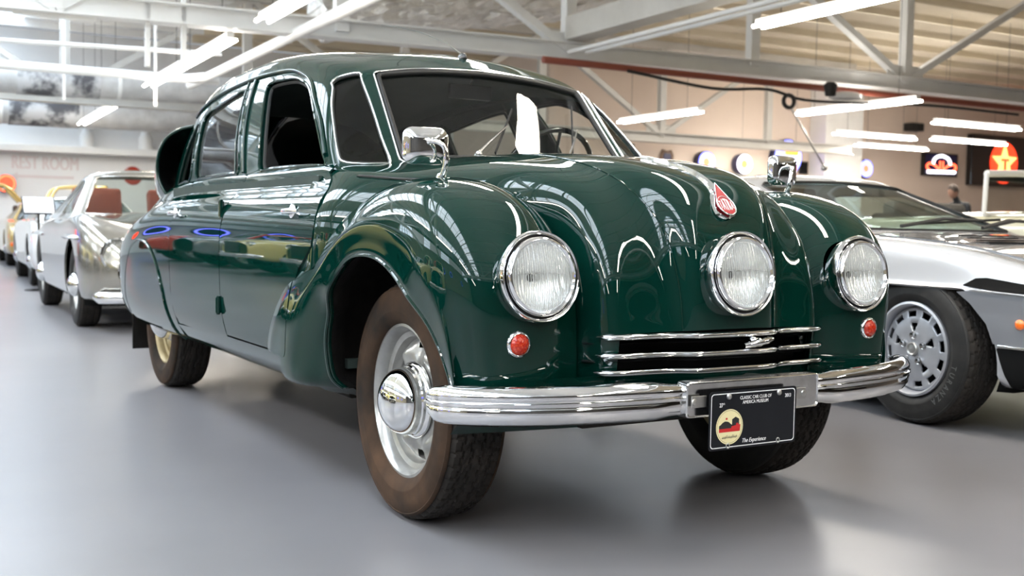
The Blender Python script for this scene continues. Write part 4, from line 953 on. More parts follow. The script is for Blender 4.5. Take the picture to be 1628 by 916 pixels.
def gcar(name, label, loc, rz, paint, S, glass_m='glass_dark', group=None, extras=None, interior=(.05, .03, .025), n_tyre=120, panelcol=None):
    """background car: lofted lower body with wheel openings, glazed cabin, wheels; local origin under the front axle, +y forward"""
    car = thing(name, label, 'car', (0, 0, 0), 0, group)
    w0 = S['w']; cf = S.get('cols')
    rows = []
    for y, k, zs, zb, zc in S['st']:
        w = w0*k
        if cf: pts = cf(w, zs, zb, zc, y)
        else: pts = [(w*.80, zs), (w*.92, zs+.012), (w*.975, zs+.07), (w*.995, zs+.35*(zb-zs)), (w, zs+.6*(zb-zs)), (w*.985, zb-.10), (w*.945, zb-.03), (w*.86, zb+.002), (w*.62, zb+(zc-zb)*.5), (w*.3, zb+(zc-zb)*.9), (0, zc)]
        rows.append([(x, y, z) for x, z in pts])
    B = Surf(rows, .7); B.sgn = -1.; nv = B.nv-1; nu = B.nu-1
    mid = float(nv)*.35
    ys = [r[0] for r in S['st']]
    fu = lambda y: float(np.interp(-y, [-q for q in ys], range(len(ys))))
    iv = Inv(B, (1, 2), vmin=0, vmax=5.6)
    R = S['R']; wb = S['wb']; ra, rbv = S.get('arch', (R+.05, R+.045)); zs0 = S['zs']
    bot = []
    def arch(yc):
        zc_ = R-.01; s = min(1, (zc_-zs0-.004)/rbv); a0 = -math.asin(s)
        return [(yc+ra*math.cos(a), zc_+rbv*math.sin(a)) for a in np.linspace(a0, PI-a0, 26)]
    uvs = [(0., .03)]
    a1, a2 = arch(0), arch(-wb); ua, ub = iv([a1[0]])[0, 0], iv([a1[-1]])[0, 0]; uc, ud = iv([a2[0]])[0, 0], iv([a2[-1]])[0, 0]
    uvs += [(u, .03) for u in np.linspace(0, ua, 6)[1:]]+[tuple(q) for q in iv(a1)]+[(u, .03) for u in np.linspace(ub, uc, 10)]+[tuple(q) for q in iv(a2)]+[(u, .03) for u in np.linspace(ud, nu, 6)]
    uvs += [(nu, v) for v in np.linspace(.4, nv, 12)]+[(u, nv) for u in np.linspace(nu, 0, 30)[1:]]+[(0., v) for v in np.linspace(nv, .4, 12)[1:]]
    cl = [uvs[0]]
    for p in uvs[1:]:
        if abs(p[0]-cl[-1][0])+abs(p[1]-cl[-1][1]) > 1e-4: cl.append(p)
    body = panel('body', B, cl, M_[paint], car, step=(.3, .35), rim=.015, both=True)[0]
    # arch liners, floor
    for s in (1, -1):
        for k, yc in enumerate((0, -wb)):
            mb = MB(); vs = []; n = 20; xw = w0*.93
            for i in range(n+1):
                a = -.35+(PI+.7)*i/n
                for x, q in ((xw, 1.0), (xw-.08, 1.06), (xw-.34, 1.06), (xw-.34, .1)): vs.append((s*x, yc+ra*q*math.cos(a), max(R-.01+rbv*q*math.sin(a), .16)))
            mb.add(vs, [(i*4+j, i*4+j+1, (i+1)*4+j+1, (i+1)*4+j) for i in range(n) for j in range(3)]); mb.build('arch_liner', M_['dark'], car, smooth=60)
    mb = MB(); mb.box((0, (ys[0]+ys[-1])/2, zs0+.04), (w0*1.25, (ys[0]-ys[-1])*.86, .06)); mb.build('underbody', M_['dark'], car)
    # cabin
    G = S.get('green')
    if G:
        yc, yt, yrt, yr, zr, wr, wbt, zb = G
        st = [(0, yc, 0, yt, .0, .38), (.5, yc-.015, .5, yt-.015, .008, .42), (.85, yc-.07, .85, yt-.06, .02, .5), (1, yc-.22, 1, yt-.17, .04, .6)]
        st2 = [(1, yr+.22, 1, yrt+.17, .04, -.6), (.85, yr+.07, .85, yrt+.06, .02, -.5), (.5, yr+.015, .5, yrt+.015, .008, -.42), (0, yr, 0, yrt, 0, -.38)]
        sid = [(1, st[-1][1]+(st2[0][1]-st[-1][1])*t, 1, st[-1][3]+(st2[0][3]-st[-1][3])*t, .03, None) for t in (.33, .66)]
        rows = []; ym = (yt+yrt)/2
        for a, yb, b, yh, dz, cc in st+sid+st2:
            bp_ = np.array([a*wbt, yb, zb]); hp = np.array([b*wr, yh, zr-.045-dz]); yy = ym if cc is None else yh-cc*(abs(yt-yrt)/1.6 if abs(cc) else 1)
            if cc is None: yy = yh
            cp = np.array([0, yy, zr]); r1 = hp+(cp-hp)*.18; r1[2] = zr-.014-dz*.3
            rows.append([bp_+(bp_-hp)*.10, bp_, bp_+(hp-bp_)*.25, bp_+(hp-bp_)*.5, bp_+(hp-bp_)*.75, hp, r1, (r1+cp)/2+np.array([0, 0, .003]), cp])
        GS = Surf(rows, .7); GS.sgn = -1.; gu = GS.nu-1
        wsn = [(2.1, v) for v in np.linspace(1.2, 4.7, 8)]
        ws = [(0., 1.05)]+[(u, 1.05) for u in np.linspace(.4, 1.95, 6)]+wsn+[(u, 4.95) for u in np.linspace(1.95, .4, 6)]+[(0., 4.95)]
        rwn = [(gu-u, v) for u, v in ws]
        side = rpoly([(2.85*.1, 1.1*.1), ((gu-2.85)*.1, 1.1*.1), ((gu-2.8)*.1, 4.7*.1), (2.8*.1, 4.7*.1)], .04)*10
        outl = [(0., v) for v in np.linspace(8, 4.95, 6)][:-1]+ws[::-1]+[(0., .5), (0., 0.)]+[(u, 0.) for u in np.linspace(.3, gu-.3, 30)]+[(gu, 0.), (gu, .5)]+rwn+[(gu, v) for v in np.linspace(4.95, 8, 6)][1:]+[(u, 8.) for u in np.linspace(gu-.3, .3, 24)]
        holes = [side] if not S.get('nosplit') else []
        # door pillar between two side windows
        mid_ = gu/2; s1 = side[side[:, 0] < 99]
        lf = rpoly([(2.85*.1, 1.1*.1), ((mid_-.1)*.1, 1.1*.1), ((mid_-.1)*.1, 4.7*.1), (2.8*.1, 4.7*.1)], .03)*10; rt = rpoly([((mid_+.1)*.1, 1.1*.1), ((gu-2.85)*.1, 1.1*.1), ((gu-2.8)*.1, 4.7*.1), ((mid_+.1)*.1, 4.7*.1)], .03)*10
        cab = panel('cabin', GS, outl, M_[S.get('roof_m', paint)], car, holes=(lf, rt), step=(.3, .4), rim=.015, both=True)[0]
        class Gl:
            nu, nv = GS.nu, GS.nv
            def __call__(s, u, v): return GS(u, v)-GS.normal(u, v)*.006
            def normal(s, u, v): return GS.normal(u, v)
        g2 = Gl(); gm = M_[glass_m]
        scr = panel('windscreen', g2, ws, gm, car, step=(.5, .8), rim=0, both=True)[0]; panel('rear_window', g2, rwn, gm, car, step=(.5, .8), rim=0, both=True)
        panel('side_window', g2, lf, gm, car, step=(.5, .8), rim=0); panel('side_window', g2, rt, gm, car, step=(.5, .8), rim=0)
        X = GS(np.array([p[0] for p in ws]), np.array([p[1] for p in ws])); loop = [tuple(p) for p in X]+[(-p[0], p[1], p[2]) for p in X[::-1][1:-1]]
        mb = MB(); mb.tube(loop, .008, 6, closed=True); mb.build('windscreen_surround', M_['chrome_dull'] if not S.get('black_trim') else M_['black'], scr, smooth=60)
        im = mat('cabin_trim', interior, .8)
        for s in (1, -1):
            mb = MB(); mb.box((s*.36, yc-1.15, zb-.30), (.48, .48, .16)); mb.box((s*.36, yc-1.42, zb+.02), (.46, .14, .50), M=Matrix.Rotation(.25, 3, 'X')); mb.build('seat', im, car, bevel=.03)
        mb = MB(); mb.box((0, yc-.30, zb-.03), (wbt*1.7, .3, .06)); mb.build('dashboard', im, car, bevel=.02)
    for s in (1, -1):
        for y in (0, -wb):
            wheel(car, (s*(w0-S['tw']/2-.03), y, R), s, R, S['tw'], S['rr'], rim='steel', rim_m=S.get('rim_m', 'rim_silver'), cap_m='chrome', n=n_tyre, detail=False)
    if extras: extras(car, B, S)
    car.location = loc; car.rotation_euler = (0, 0, rz)
    return car
def round_lamp(car, loc, r, name='headlamp', glow=False, d=(0, 1, 0)):
    M = axis_matrix(loc, d)
    mb = MB(); mb.lathe([(r*1.0, -.06), (r*1.05, 0), (r*1.04, .012), (r*.93, .014), (r*.90, .004)], 32, M); o = mb.build(name, M_['chrome'], car, smooth=60)
    mb = MB(); mb.lathe([(r*.92, .002)]+[(r*.92*math.sin(t), -.05*math.cos(t)) for t in np.linspace(PI/2, .1, 6)], 32, M); mb.build('reflector', M_['reflector'], o, smooth=80)
    mb = MB(); mb.lathe([(r*.92, .004), (r*.7, .014), (r*.4, .020), (.001, .022)], 32, M); mb.build('lens', M_['lamp_glass'], o, smooth=80); return o
def bumper_bar(car, y, w, z, r=.045, m='chrome', sag=.12):
    mb = MB(); pts = [(-w*1.0, y-sag*2.2, z), (-w*.98, y-sag, z)]+[(x, y-sag*(abs(x)/w)**3, z) for x in np.linspace(-w*.9, w*.9, 13)]+[(w*.98, y-sag, z), (w, y-sag*2.2, z)]
    mb.tube(pts, [r*.6]+[r]*(len(pts)-2)+[r*.6], 10, sx=.5, up=(0, 0, 1)); return mb.build('bumper', M_[m], car, smooth=60)
def car_materials():
    for nm, c, mt, r in (('silver', (.34, .325, .29), .75, .18), ('white', (.72, .72, .70), 0, .2), ('gold', (.55, .38, .12), .3, .22), ('wedge_silver', (.60, .61, .64), .45, .22), ('wedge_silver_shade', (.30, .31, .34), .5, .28), ('slate', (.26, .27, .29), .6, .22), ('cream', (.66, .64, .48), 0, .2), ('yellow_cream', (.72, .62, .25), 0, .2), ('red', (.45, .012, .008), 0, .15)):
        M_[nm] = mat('paint_'+nm, c, r, mt, 1.0)
def all_cars():
    car_materials()
    # ---- silver gullwing coupe behind the saloon
    def gull(car, B, S):
        for s in (1, -1): round_lamp(car, (s*.655, .745, .59), .12)
        bumper_bar(car, .86, .80, .27, .045)
        for s in (1, -1):
            for y in (.0, -2.4):          # eyebrow over each wheel
                mb = MB(); vs = []
                for i in range(13):
                    t = i/12; yy = y+.46-.92*t; z = .69+.02*math.sin(PI*t); o = .085*math.sin(PI*min(1, max(0, t)))**.6
                    for dx, dz in ((-.05, .03), (o*.6, .022), (o, .0), (o*.6, -.012), (-.05, -.012)): vs.append((s*(.868+dx), yy, z+dz))
                mb.add(vs, [(i*5+j, i*5+j+1, (i+1)*5+j+1, (i+1)*5+j) for i in range(12) for j in range(4)]); mb.build('wheel_eyebrow', M_['silver'], car, smooth=60)
        mb = MB(); mb.box((.55, .80, .40), (.10, .06, .075)); mb.build('driving_lamp', M_['gloss_black'], car, bevel=.01)
        mb = MB(); mb.box((.55, .835, .40), (.075, .01, .055)); mb.build('lamp_lens', M_['green'], car, bevel=.003)
        mb = MB(); mb.box((0, .80, .44), (.84, .04, .26)); mb.build('grille_mouth', M_['dark'], car, bevel=.03)
        mb = MB(); mb.tube([(-.42, .84, .44), (.42, .84, .44)], .016, 8); mb.lathe([(.09, 0), (.09, .01), (.075, .01), (.075, 0)], 32, axis_matrix((0, .83, .44), (0, 1, 0))); mb.build('grille_star_bar', M_['chrome'], car, smooth=50)
    S = dict(w=.90, R=.33, wb=2.4, tw=.18, rr=.20, zs=.20, st=[(.80, .74, .34, .60, .60), (.70, .90, .28, .72, .68), (.45, .99, .22, .84, .74), (.1, 1.0, .20, .89, .80), (-.3, 1.0, .20, .89, .86), (-.75, 1.0, .20, .86, .91), (-1.2, 1.0, .20, .87, .92), (-1.8, 1.0, .2, .86, .92), (-2.3, 1.0, .2, .84, .88), (-2.8, .97, .22, .76, .79), (-3.1, .88, .28, .66, .68), (-3.22, .7, .36, .54, .55)],
             green=(-.90, -1.36, -2.0, -2.75, 1.31, .56, .76, .89))
    gcar('silver_coupe', 'silver coupe with round headlamps parked right behind the green saloon', (-.30, -6.32, 0), math.radians(-2), 'silver', S, glass_m='glass', extras=gull, interior=(.20, .04, .02))
    # ---- white sports car
    def spo(car, B, S):
        mb = MB(); mb.box((0, .95, .42), (1.3, .06, .10)); mb.build('front_grille', M_['dark'], car, bevel=.02)
        for s in (1, -1):
            mb = MB(); mb.box((s*.72, .93, .40), (.18, .05, .07)); mb.build('turn_lamp', M_['amber'], car, bevel=.01)
            round_lamp(car, (s*.62, .86, .58), .085)
        if S['w'] == .86 and not S.get('gold'):
            mb = MB(); a = [(.50, -.95, 1.10), (.42, -1.0, 1.24), (.30, -1.0, 1.285), (-.10, -1.0, 1.30)]; b = [(x, y-.75, z) for x, y, z in a]
            mb.tube(cat(a, False, 4), .022, 8); mb.tube(cat(b, False, 4), .022, 8); mb.tube([a[0], b[0]], .022, 8); mb.build('raised_door', M_['gold'], car, smooth=60)
    S = dict(w=.86, R=.31, wb=2.4, tw=.2, rr=.2, zs=.2, black_trim=1, st=[(.95, .80, .28, .50, .50), (.80, .95, .22, .62, .60), (.45, 1, .2, .74, .70), (0, 1, .2, .80, .76), (-.6, 1, .2, .83, .83), (-1.2, 1, .2, .84, .85), (-2.0, 1, .2, .84, .85), (-2.6, 1, .2, .82, .84), (-3.1, .95, .25, .76, .77), (-3.3, .85, .35, .62, .62)],
             green=(-.62, -1.15, -1.9, -3.0, 1.17, .52, .70, .83))
    gcar('sports_coupe', 'white low coupe with a raised door behind the silver coupe', (-.66, -12.1, 0), math.radians(-3), 'white', S, extras=spo)
    # ---- gold car with a raised door
    def gold(car, B, S):
        spo(car, B, S)
        for s in (1, -1):
            mb = MB(); a = [(s*.50, .4, 1.16), (s*.76, .45, 1.43), (s*1.0, .45, 1.48)]; b = [(s*.50, -.4, 1.16), (s*.76, -.45, 1.43), (s*1.0, -.45, 1.48)]; a = [(x, y-1.4, z) for x, y, z in a]; b = [(x, y-1.4, z) for x, y, z in b]
            mb.tube(cat(a, False, 4), .035, 8); mb.tube(cat(b, False, 4), .035, 8); mb.tube([a[-1], b[-1]], .035, 8); mb.tube([a[1], b[1]], .03, 8); mb.build('raised_door', M_['gold'], car, smooth=60)
    S = dict(S); S['gold'] = 1
    gcar('wedge_coupe', 'gold low coupe with raised doors at the left edge of the hall', (-1.08, -18.6, 0), math.radians(-3), 'gold', S, extras=gold)
    # ---- silver wedge four-seater beside the saloon
    def wc(w, zs, zb, zc, y):
        zk = min(.62+(-y)*.012, zb-.05); zk = max(zk, zs+.1)
        return [(w*.86, zs), (w*.93, zs+.01), (w*.965, zs+.05), (w*.985, zs+(zk-zs)*.4), (w*.998, zs+(zk-zs)*.8), (w, zk-.004), (w*.992, zk+.006), (w*.975, zk+(zb-zk)*.4), (w*.955, zb-.03), (w*.92, zb-.004), (w*.86, zb+.004), (w*.6, zb+(zc-zb)*.5), (w*.3, zb+(zc-zb)*.9), (0, zc)]
    def wedge(car, B, S):
        # shade under the crease is painted in darker silver, below it a black apron
        iB = Inv(B, (1, 2), vmin=0, vmax=9)
        def strip(nm, pts, m, off, r=0): return panel(nm, B, iB(pts), M_[m], car, step=(.25, .3), rim=.006, off=off)
        strip('lower_wing_shade', rpoly([(.235, .605), (.30, .612), (.98, .57), (.96, .40), (.45, .395), (.405, .40), (.375, .48), (.30, .56)][::-1], .004), 'wedge_silver_shade', .004)
        strip('front_apron', rpoly([(.42, .385), (.92, .385), (.86, .245), (.47, .225), (.45, .28)], .01), 'dark', .006)
        strip('wing_slot', rpoly([(.255, .632), (.31, .664), (.36, .668), (.95, .60), (.95, .575), (.34, .622)], .004), 'dark', .005)
        for s in (1, -1):
            mb = MB(); iv_ = iB([(y, .392) for y in np.linspace(.43, .93, 14)]); X = B(iv_[:, 0], iv_[:, 1]); mb.tube([(s*(p[0]+.008), p[1], p[2]) for p in X], .006, 6); mb.build('apron_trim', M_['chrome'], car, smooth=60)
            iv_ = iB([(y, .618-.045*(y-.3)) for y in np.linspace(.30, .95, 14)]); X = B(iv_[:, 0], iv_[:, 1]); mb = MB(); mb.tube([(s*(p[0]+.008), p[1], p[2]) for p in X], .004, 6); mb.build('slot_trim', M_['wedge_silver'], car, smooth=60)
            p = B(*[np.array([q]) for q in iB([(.523, .488)])[0]])[0]; mb = MB(); mb.lathe([(.022, -.004), (.021, .008), (.012, .014), (.001, .016)], 20, axis_matrix((s*p[0], p[1], p[2]), (s, 0, 0))); mb.build('side_marker', M_['amber'], car, smooth=60)
        # hood skin raised a touch, its darker reflected tone painted in
        hp = [(0., 13.)]; u0 = .9; u1 = 4.75
        hood = [(u, 13.) for u in np.linspace(u0, u1, 12)]+[(u1, v) for v in np.linspace(12.6, 10.6, 6)]+[(u, 10.3) for u in np.linspace(u1-.1, u0, 12)]+[(u0, v) for v in np.linspace(10.8, 12.6, 5)]
        panel('hood', B, hood, M_['slate'], car, step=(.3, .4), rim=.008, off=.006, both=True)
        for s in (-1, 1):
            mb = MB()
            for k in range(4): mb.box((s*.30, .05-.05*k, .812+.010*k), (.36, .018, .006))
            mb.build('hood_vent', M_['black'], car)
        # wipers
        for x0, x1 in ((.28, -.42), (-.38, -.86)):
            mb = MB(); mb.tube([(x0, -.60, .885), ((x0+x1)/2, -.61, .93), (x1, -.63, .925)], .010, 6); mb.tube([(x0-.15, -.63, .90), (x1-.25 if x1 > -.5 else x1, -.70, .935)], .008, 6); mb.build('wiper', M_['black'], car, smooth=60)
    S = dict(w=.93, R=.335, wb=2.65, tw=.225, rr=.205, zs=.21, cols=wc, arch=(.42, .375), black_trim=1, st=[(1.02, .80, .36, .52, .54), (.90, .92, .25, .60, .61), (.6, .98, .215, .69, .70), (.25, 1.0, .21, .775, .775), (-.1, 1.0, .21, .815, .82), (-.5, 1.0, .21, .835, .855), (-1.0, 1.0, .21, .845, .865), (-1.7, 1.0, .21, .855, .87), (-2.3, 1.0, .21, .865, .875), (-2.9, 1.0, .22, .87, .88), (-3.4, .96, .28, .86, .88), (-3.65, .88, .38, .80, .82)],
             green=(-.60, -1.28, -2.7, -3.5, 1.185, .66, .84, .862))
    wd = gcar('wedge_four_seater', 'silver low wedge-shaped car with slotted alloy wheels at right of the green saloon', (-2.88, -.39, 0), 0, 'wedge_silver', S, extras=wedge)
    # its near front wheel gets the slotted alloy and lettered tyre
    for ch in [c for c in wd.children if c.name.startswith('wheel') and not c.name.startswith('wheel_')]: 
        for q in list(ch.children_recursive): bpy.data.objects.remove(q)
        bpy.data.objects.remove(ch)
    for s in (1, -1):
        for y in (0, -2.65): alloy_wheel(wd, (s*.80, y, .335), s, steer=-.11*(y == 0), letter=(s == 1 and y == 0))
    # ---- grey saloon behind it
    S = dict(w=.90, R=.33, wb=2.7, tw=.2, rr=.2, zs=.24, st=[(.90, .85, .36, .66, .68), (.75, .97, .28, .78, .80), (.3, 1, .25, .88, .92), (-.4, 1, .24, .95, 1.0), (-1.0, 1, .24, .99, 1.02), (-2.0, 1, .24, 1.0, 1.03), (-2.8, 1, .24, .98, 1.02), (-3.4, .98, .28, .94, .98), (-3.75, .85, .4, .80, .84)],
             green=(-.85, -1.35, -2.3, -3.0, 1.44, .60, .78, 1.00))
    gcar('grey_saloon', 'grey saloon seen only by its roof beyond the low wedge car', (-5.15, -4.0, 0), 0, 'slate', S)
    # ---- cream tourer at right
    S = dict(w=.84, R=.34, wb=2.6, tw=.18, rr=.2, zs=.26, roof_m='slate', st=[(.70, .7, .40, .70, .78), (.5, .92, .32, .86, .96), (.1, 1, .28, .97, 1.04), (-.5, 1, .26, 1.01, 1.07), (-1.0, 1, .26, 1.02, 1.08), (-2.0, 1, .26, 1.0, 1.06), (-2.8, 1, .26, .97, 1.02), (-3.4, .92, .3, .88, .92), (-3.7, .75, .4, .7, .74)],
             )
    def road(car, B, S):
        fr = [(.80, -.98, 1.03), (.72, -1.02, 1.40), (-.72, -1.02, 1.40), (-.80, -.98, 1.03)]
        mb = MB(); mb.tube([fr[0], fr[1]], .022, 8); mb.tube([fr[3], fr[2]], .022, 8); mb.tube(cat([fr[1], (0, -1.02, 1.425), fr[2]], False, 8), .032, 8); mb.tube([fr[0], (0, -.96, 1.06), fr[3]], .018, 8); f = mb.build('windscreen_frame', M_['steel_white'], car, smooth=60)
        mb = MB(); mb.add([(.79, -.985, 1.04), (-.79, -.985, 1.04), (-.71, -1.02, 1.40), (.71, -1.02, 1.40)], [(0, 1, 2, 3)]); mb.build('windscreen', M_['glass'], f)
        mb = MB(); mb.box((0, -1.06, 1.375), (1.3, .03, .07)); mb.build('sun_visor', M_['black'], f, bevel=.01)
        mb = MB(); mb.box((0, -1.85, 1.00), (1.30, .95, .10)); mb.build('cockpit', M_['black'], car, bevel=.04)
        for s in (1, -1): mb = MB(); mb.box((s*.34, -2.15, 1.02), (.52, .16, .30)); mb.build('seat', M_['seat'], car, bevel=.05)
        for s in (1, -1):
            round_lamp(car, (s*.56, .66, .82), .10)
        for k in range(5):
            for s in (1, -1): mb = MB(); mb.tube([(s*.80, -.55+.05*k, 1.03), (s*.74, -.45+.05*k, 1.065), (s*.60, -.30+.05*k, 1.085)], .008, 6); mb.build('bonnet_moulding', M_['chrome_dull'], car, smooth=60)
    gcar('cream_roadster', 'cream open roadster with grey windscreen frame at the right edge', (-7.45, -2.45, 0), math.radians(3), 'cream', S, glass_m='glass', extras=road)
    # ---- cars across the aisle: the ones mirrored in the saloon's flank
    S = dict(w=.86, R=.34, wb=2.7, tw=.18, rr=.2, zs=.26, st=[(.75, .72, .40, .74, .84), (.55, .93, .32, .90, .98), (.1, 1, .28, .98, 1.05), (-.6, 1, .26, 1.0, 1.08), (-1.2, 1, .26, 1.0, 1.08), (-2.2, 1, .26, 1.0, 1.06), (-2.9, 1, .26, .95, 1.0), (-3.4, .92, .3, .86, .9), (-3.7, .75, .4, .7, .74)],
             green=(-.75, -1.1, -2.3, -3.1, 1.60, .62, .76, 1.04))
    m1 = gcar('open_tourer', 'pale yellow tourer nose-on across the aisle, mirrored in the hub cap', (4.6, -.9, 0), math.radians(86), 'yellow_cream', S, n_tyre=60)
    for ch, r in ((m1, 1),):
        mb = MB()
        for k in range(9): mb.box((-.32+.08*k, .79, .66), (.03, .03, .34))
        mb.build('radiator_grille', M_['gloss_black'], m1)
        for q in (1, -1): round_lamp(m1, (q*.56, .72, .78), .10)
        bumper_bar(m1, .86, .80, .42, .05)
    m2 = gcar('red_saloon', 'red saloon across the aisle, mirrored by the rear wheel spat', (4.6, -16.6, 0), math.radians(93), 'red', S, n_tyre=60)
    for y, a, lab in ((-3.6, 92, 'second pale yellow tourer across the aisle'), (-8.6, 88, 'third pale yellow tourer across the aisle, mirrored in the front door'), (-11.2, 92, 'fourth pale yellow tourer across the aisle, mirrored in the rear door')):
        c = copy_tree(m1); c.location = (4.6, y, 0); c.rotation_euler = (0, 0, math.radians(a)); c['label'] = lab
    S2 = dict(S); S2['green'] = (-.85, -1.35, -2.3, -3.0, 1.44, .60, .78, 1.06)
    d = gcar('slate_saloon', 'slate grey saloon across the aisle between the pale yellow cars', (4.6, -6.1, 0), math.radians(90), 'slate', S2, n_tyre=60)
    c = copy_tree(d); c.location = (4.6, -13.9, 0); c['label'] = 'slate grey saloon across the aisle beside the red one'
def alloy_wheel(parent, loc, side, steer=0, letter=False):
    R, W, rr = .335, .225, .205
    w, M = wheel(parent, loc, side, R, W, rr, rim='alloy', n=240 if letter else 120, steer=steer, detail=letter)
    if letter: w['label'] = 'slotted silver alloy wheel with TURANZA lettering on the tyre'
    b = W/2; mb = MB(); mb.lathe([(rr+.003, b*.72), (rr+.006, b*.93), (rr-.004, b*.97), (rr-.012, b*.90), (rr-.016, b*.60), (rr-.022, b*.30), (rr-.03, -b*.5)], 72, M); mb.build('rim', M_['alloy'], w, smooth=40)
    # face: outer ring with ten rectangular windows, inner disc with five triangles
    mb = MB(); na = 120; rings = [.188, .176, .171, .143, .137, .116, .100, .084, .074, .055, .0]
    hts = [.52, .60, .64, .64, .66, .70, .72, .72, .72, .72, .72]
    vs = []
    for i in range(na):
        a = 2*PI*i/na
        for r, h in zip(rings, hts): vs.append(M @ Vector((r*math.cos(a), r*math.sin(a), b*h)))
    m = len(rings); fs = []
    for i in range(na):
        j = (i+1) % na
        for k in range(m-1):
            if k == 2 and (i % 10) < 6: continue
            if k in (5, 6, 7):
                q = (i % 24); half = {5: 4, 6: 3, 7: 2}[k]
                if abs(q-12) < half and k != 8: continue
            fs.append((i*m+k, j*m+k, j*m+k+1, i*m+k+1))
    mb.add(vs, fs); o = mb.build('wheel_face', M_['alloy'], w, smooth=40); so = o.modifiers.new('s', 'SOLIDIFY'); so.thickness = .012; so.offset = 0
    mb = MB(); mb.lathe([(.19, b*.1), (.001, b*.1)], 40, M); mb.build('brake_disc', M_['dark'], w)
    mb = MB(); mb.lathe([(.030, b*.70), (.030, b*.86), (.026, b*.90), (.020, b*.86), (.001, b*.90)], 32, M); mb.build('centre_cap', M_['rim_silver'], w, smooth=40)
    for k in range(5):
        a = 2*PI*(k+.5)/5+2*PI*12/120-2*PI/10; c = Vector((.062*math.cos(a), .062*math.sin(a), 0))
        mb = MB(); mb.lathe([(.018, b*.72), (.017, b*.80), (.012, b*.77), (.011, b*.92), (.001, b*.93)], 12, M @ Matrix.Translation(c)); mb.build('wheel_nut', M_['chrome_dull'], w, smooth=40)
    if letter:
        m = mat('tyre_letter_grey', (.10, .10, .10), .6)
        # lower right quarter seen from outside; local x points down, so angle 0 is the foot of the tyre
        sidewall_text(w, M, 'TURANZA', .262, b+.0015, .040, math.radians(57), m, math.radians(7.0), up=1)
    return w
def RO(o):
    """stand an object, built in hall axes, in the world"""
    o.location = ROOM_O; o.rotation_euler = (0, 0, ROOM_A); return o
def room_materials():
    m = mat('floor_paint', (.2, .2, .21), .3, spec=.38)
    n = noise(m, .55, 5, .6); L(m, ramp(m, n, [(.3, (.155, .152, .162)), (.7, (.200, .197, .208))]), P(m).inputs['Base Color'])
    M_['floor'] = m
    M_['wall_cream'] = mottled('wall_paint_cream', (.74, .62, .53), (.78, .66, .57), .8, .8)
    M_['wall_white'] = mottled('wall_paint_white', (.80, .80, .80), (.86, .86, .86), .6, .8)
    M_['wall_dim'] = mottled('wall_paint_khaki', (.30, .25, .17), (.38, .32, .22), .9, .8)
    M_['wall_dark'] = mottled('wall_paint_dark', (.05, .045, .04), (.08, .07, .06), .9, .8)
    M_['steel_white'] = mottled('steel_paint_white', (.80, .80, .79), (.86, .86, .85), 1.5, .45)
    M_['steel_grey'] = mottled('steel_paint_grey', (.56, .54, .50), (.64, .62, .58), 1.5, .5)
    M_['deck'] = mottled('roof_deck_beige', (.66, .58, .44), (.76, .68, .54), .7, .8)
    M_['deck_white'] = mottled('roof_deck_white', (.78, .79, .80), (.85, .86, .87), .7, .8)
    m = mottled('crumpled_foil', (.80, .79, .77), (.95, .94, .92), 6, .3, metal=1, bs=0); n = noise(m, 9, 6, .7); bump(m, n, .6, .08); M_['foil'] = m
    M_['duct'] = mottled('duct_grey', (.45, .45, .45), (.62, .62, .62), 3, .5)
    m = mottled('patched_insulation', (.09, .09, .10), (.55, .55, .56), 2.6, .7, .42, .56); M_['patch'] = m
    M_['pipe_red'] = mat('pipe_red', (.30, .08, .05), .5)
    M_['tube'] = mat('fluorescent_tube', (1, 1, 1), .5, emit=(1, .93, .82), es=26)
    M_['cable'] = mat('cable_black', (.015, .015, .015), .6)
    M_['neon_blue'] = mat('neon_blue', (.2, .2, 1), .5, emit=(.16, .18, 1), es=4)
    M_['neon_white'] = mat('neon_white', (1, 1, 1), .5, emit=(.95, .90, 1), es=2.2)
    M_['neon_red'] = mat('neon_red', (1, .1, .05), .5, emit=(1, .08, .03), es=4)
    M_['sign_face'] = mat('lit_sign_face', (.8, .85, 1), .5, emit=(.45, .50, 1), es=.5)
    M_['sign_orange'] = mat('lit_sign_orange', (.9, .5, .1), .5, emit=(1, .42, .04), es=1.0)
    M_['sign_red'] = mat('lit_sign_red', (.9, .08, .04), .5, emit=(1, .05, .015), es=1.3)
    M_['sign_yellow'] = mat('lit_sign_yellow', (.9, .6, .2), .5, emit=(1, .52, .15), es=1.8)
    M_['navy'] = mat('enamel_navy', (.01, .012, .08), .3); M_['wood'] = mottled('frame_wood', (.12, .06, .03), (.2, .11, .06), 6, .5, stretch=(1, 1, 8))
    M_['paper'] = mat('paper', (.75, .76, .80), .6); M_['picture'] = mottled('picture_print', (.08, .16, .22), (.55, .62, .65), 5, .5)
    M_['sky_pane'] = mat('daylit_pane', (.8, .9, 1), .5, emit=(.72, .86, 1), es=4)
    M_['faded_red'] = mat('faded_red_paint', (.74, .66, .66), .8)
XL, XR, YF, YB, YR, ZC = 9.5, -31.0, 9.0, -27.0, -22.0, 5.1     # hall limits (hall axes)
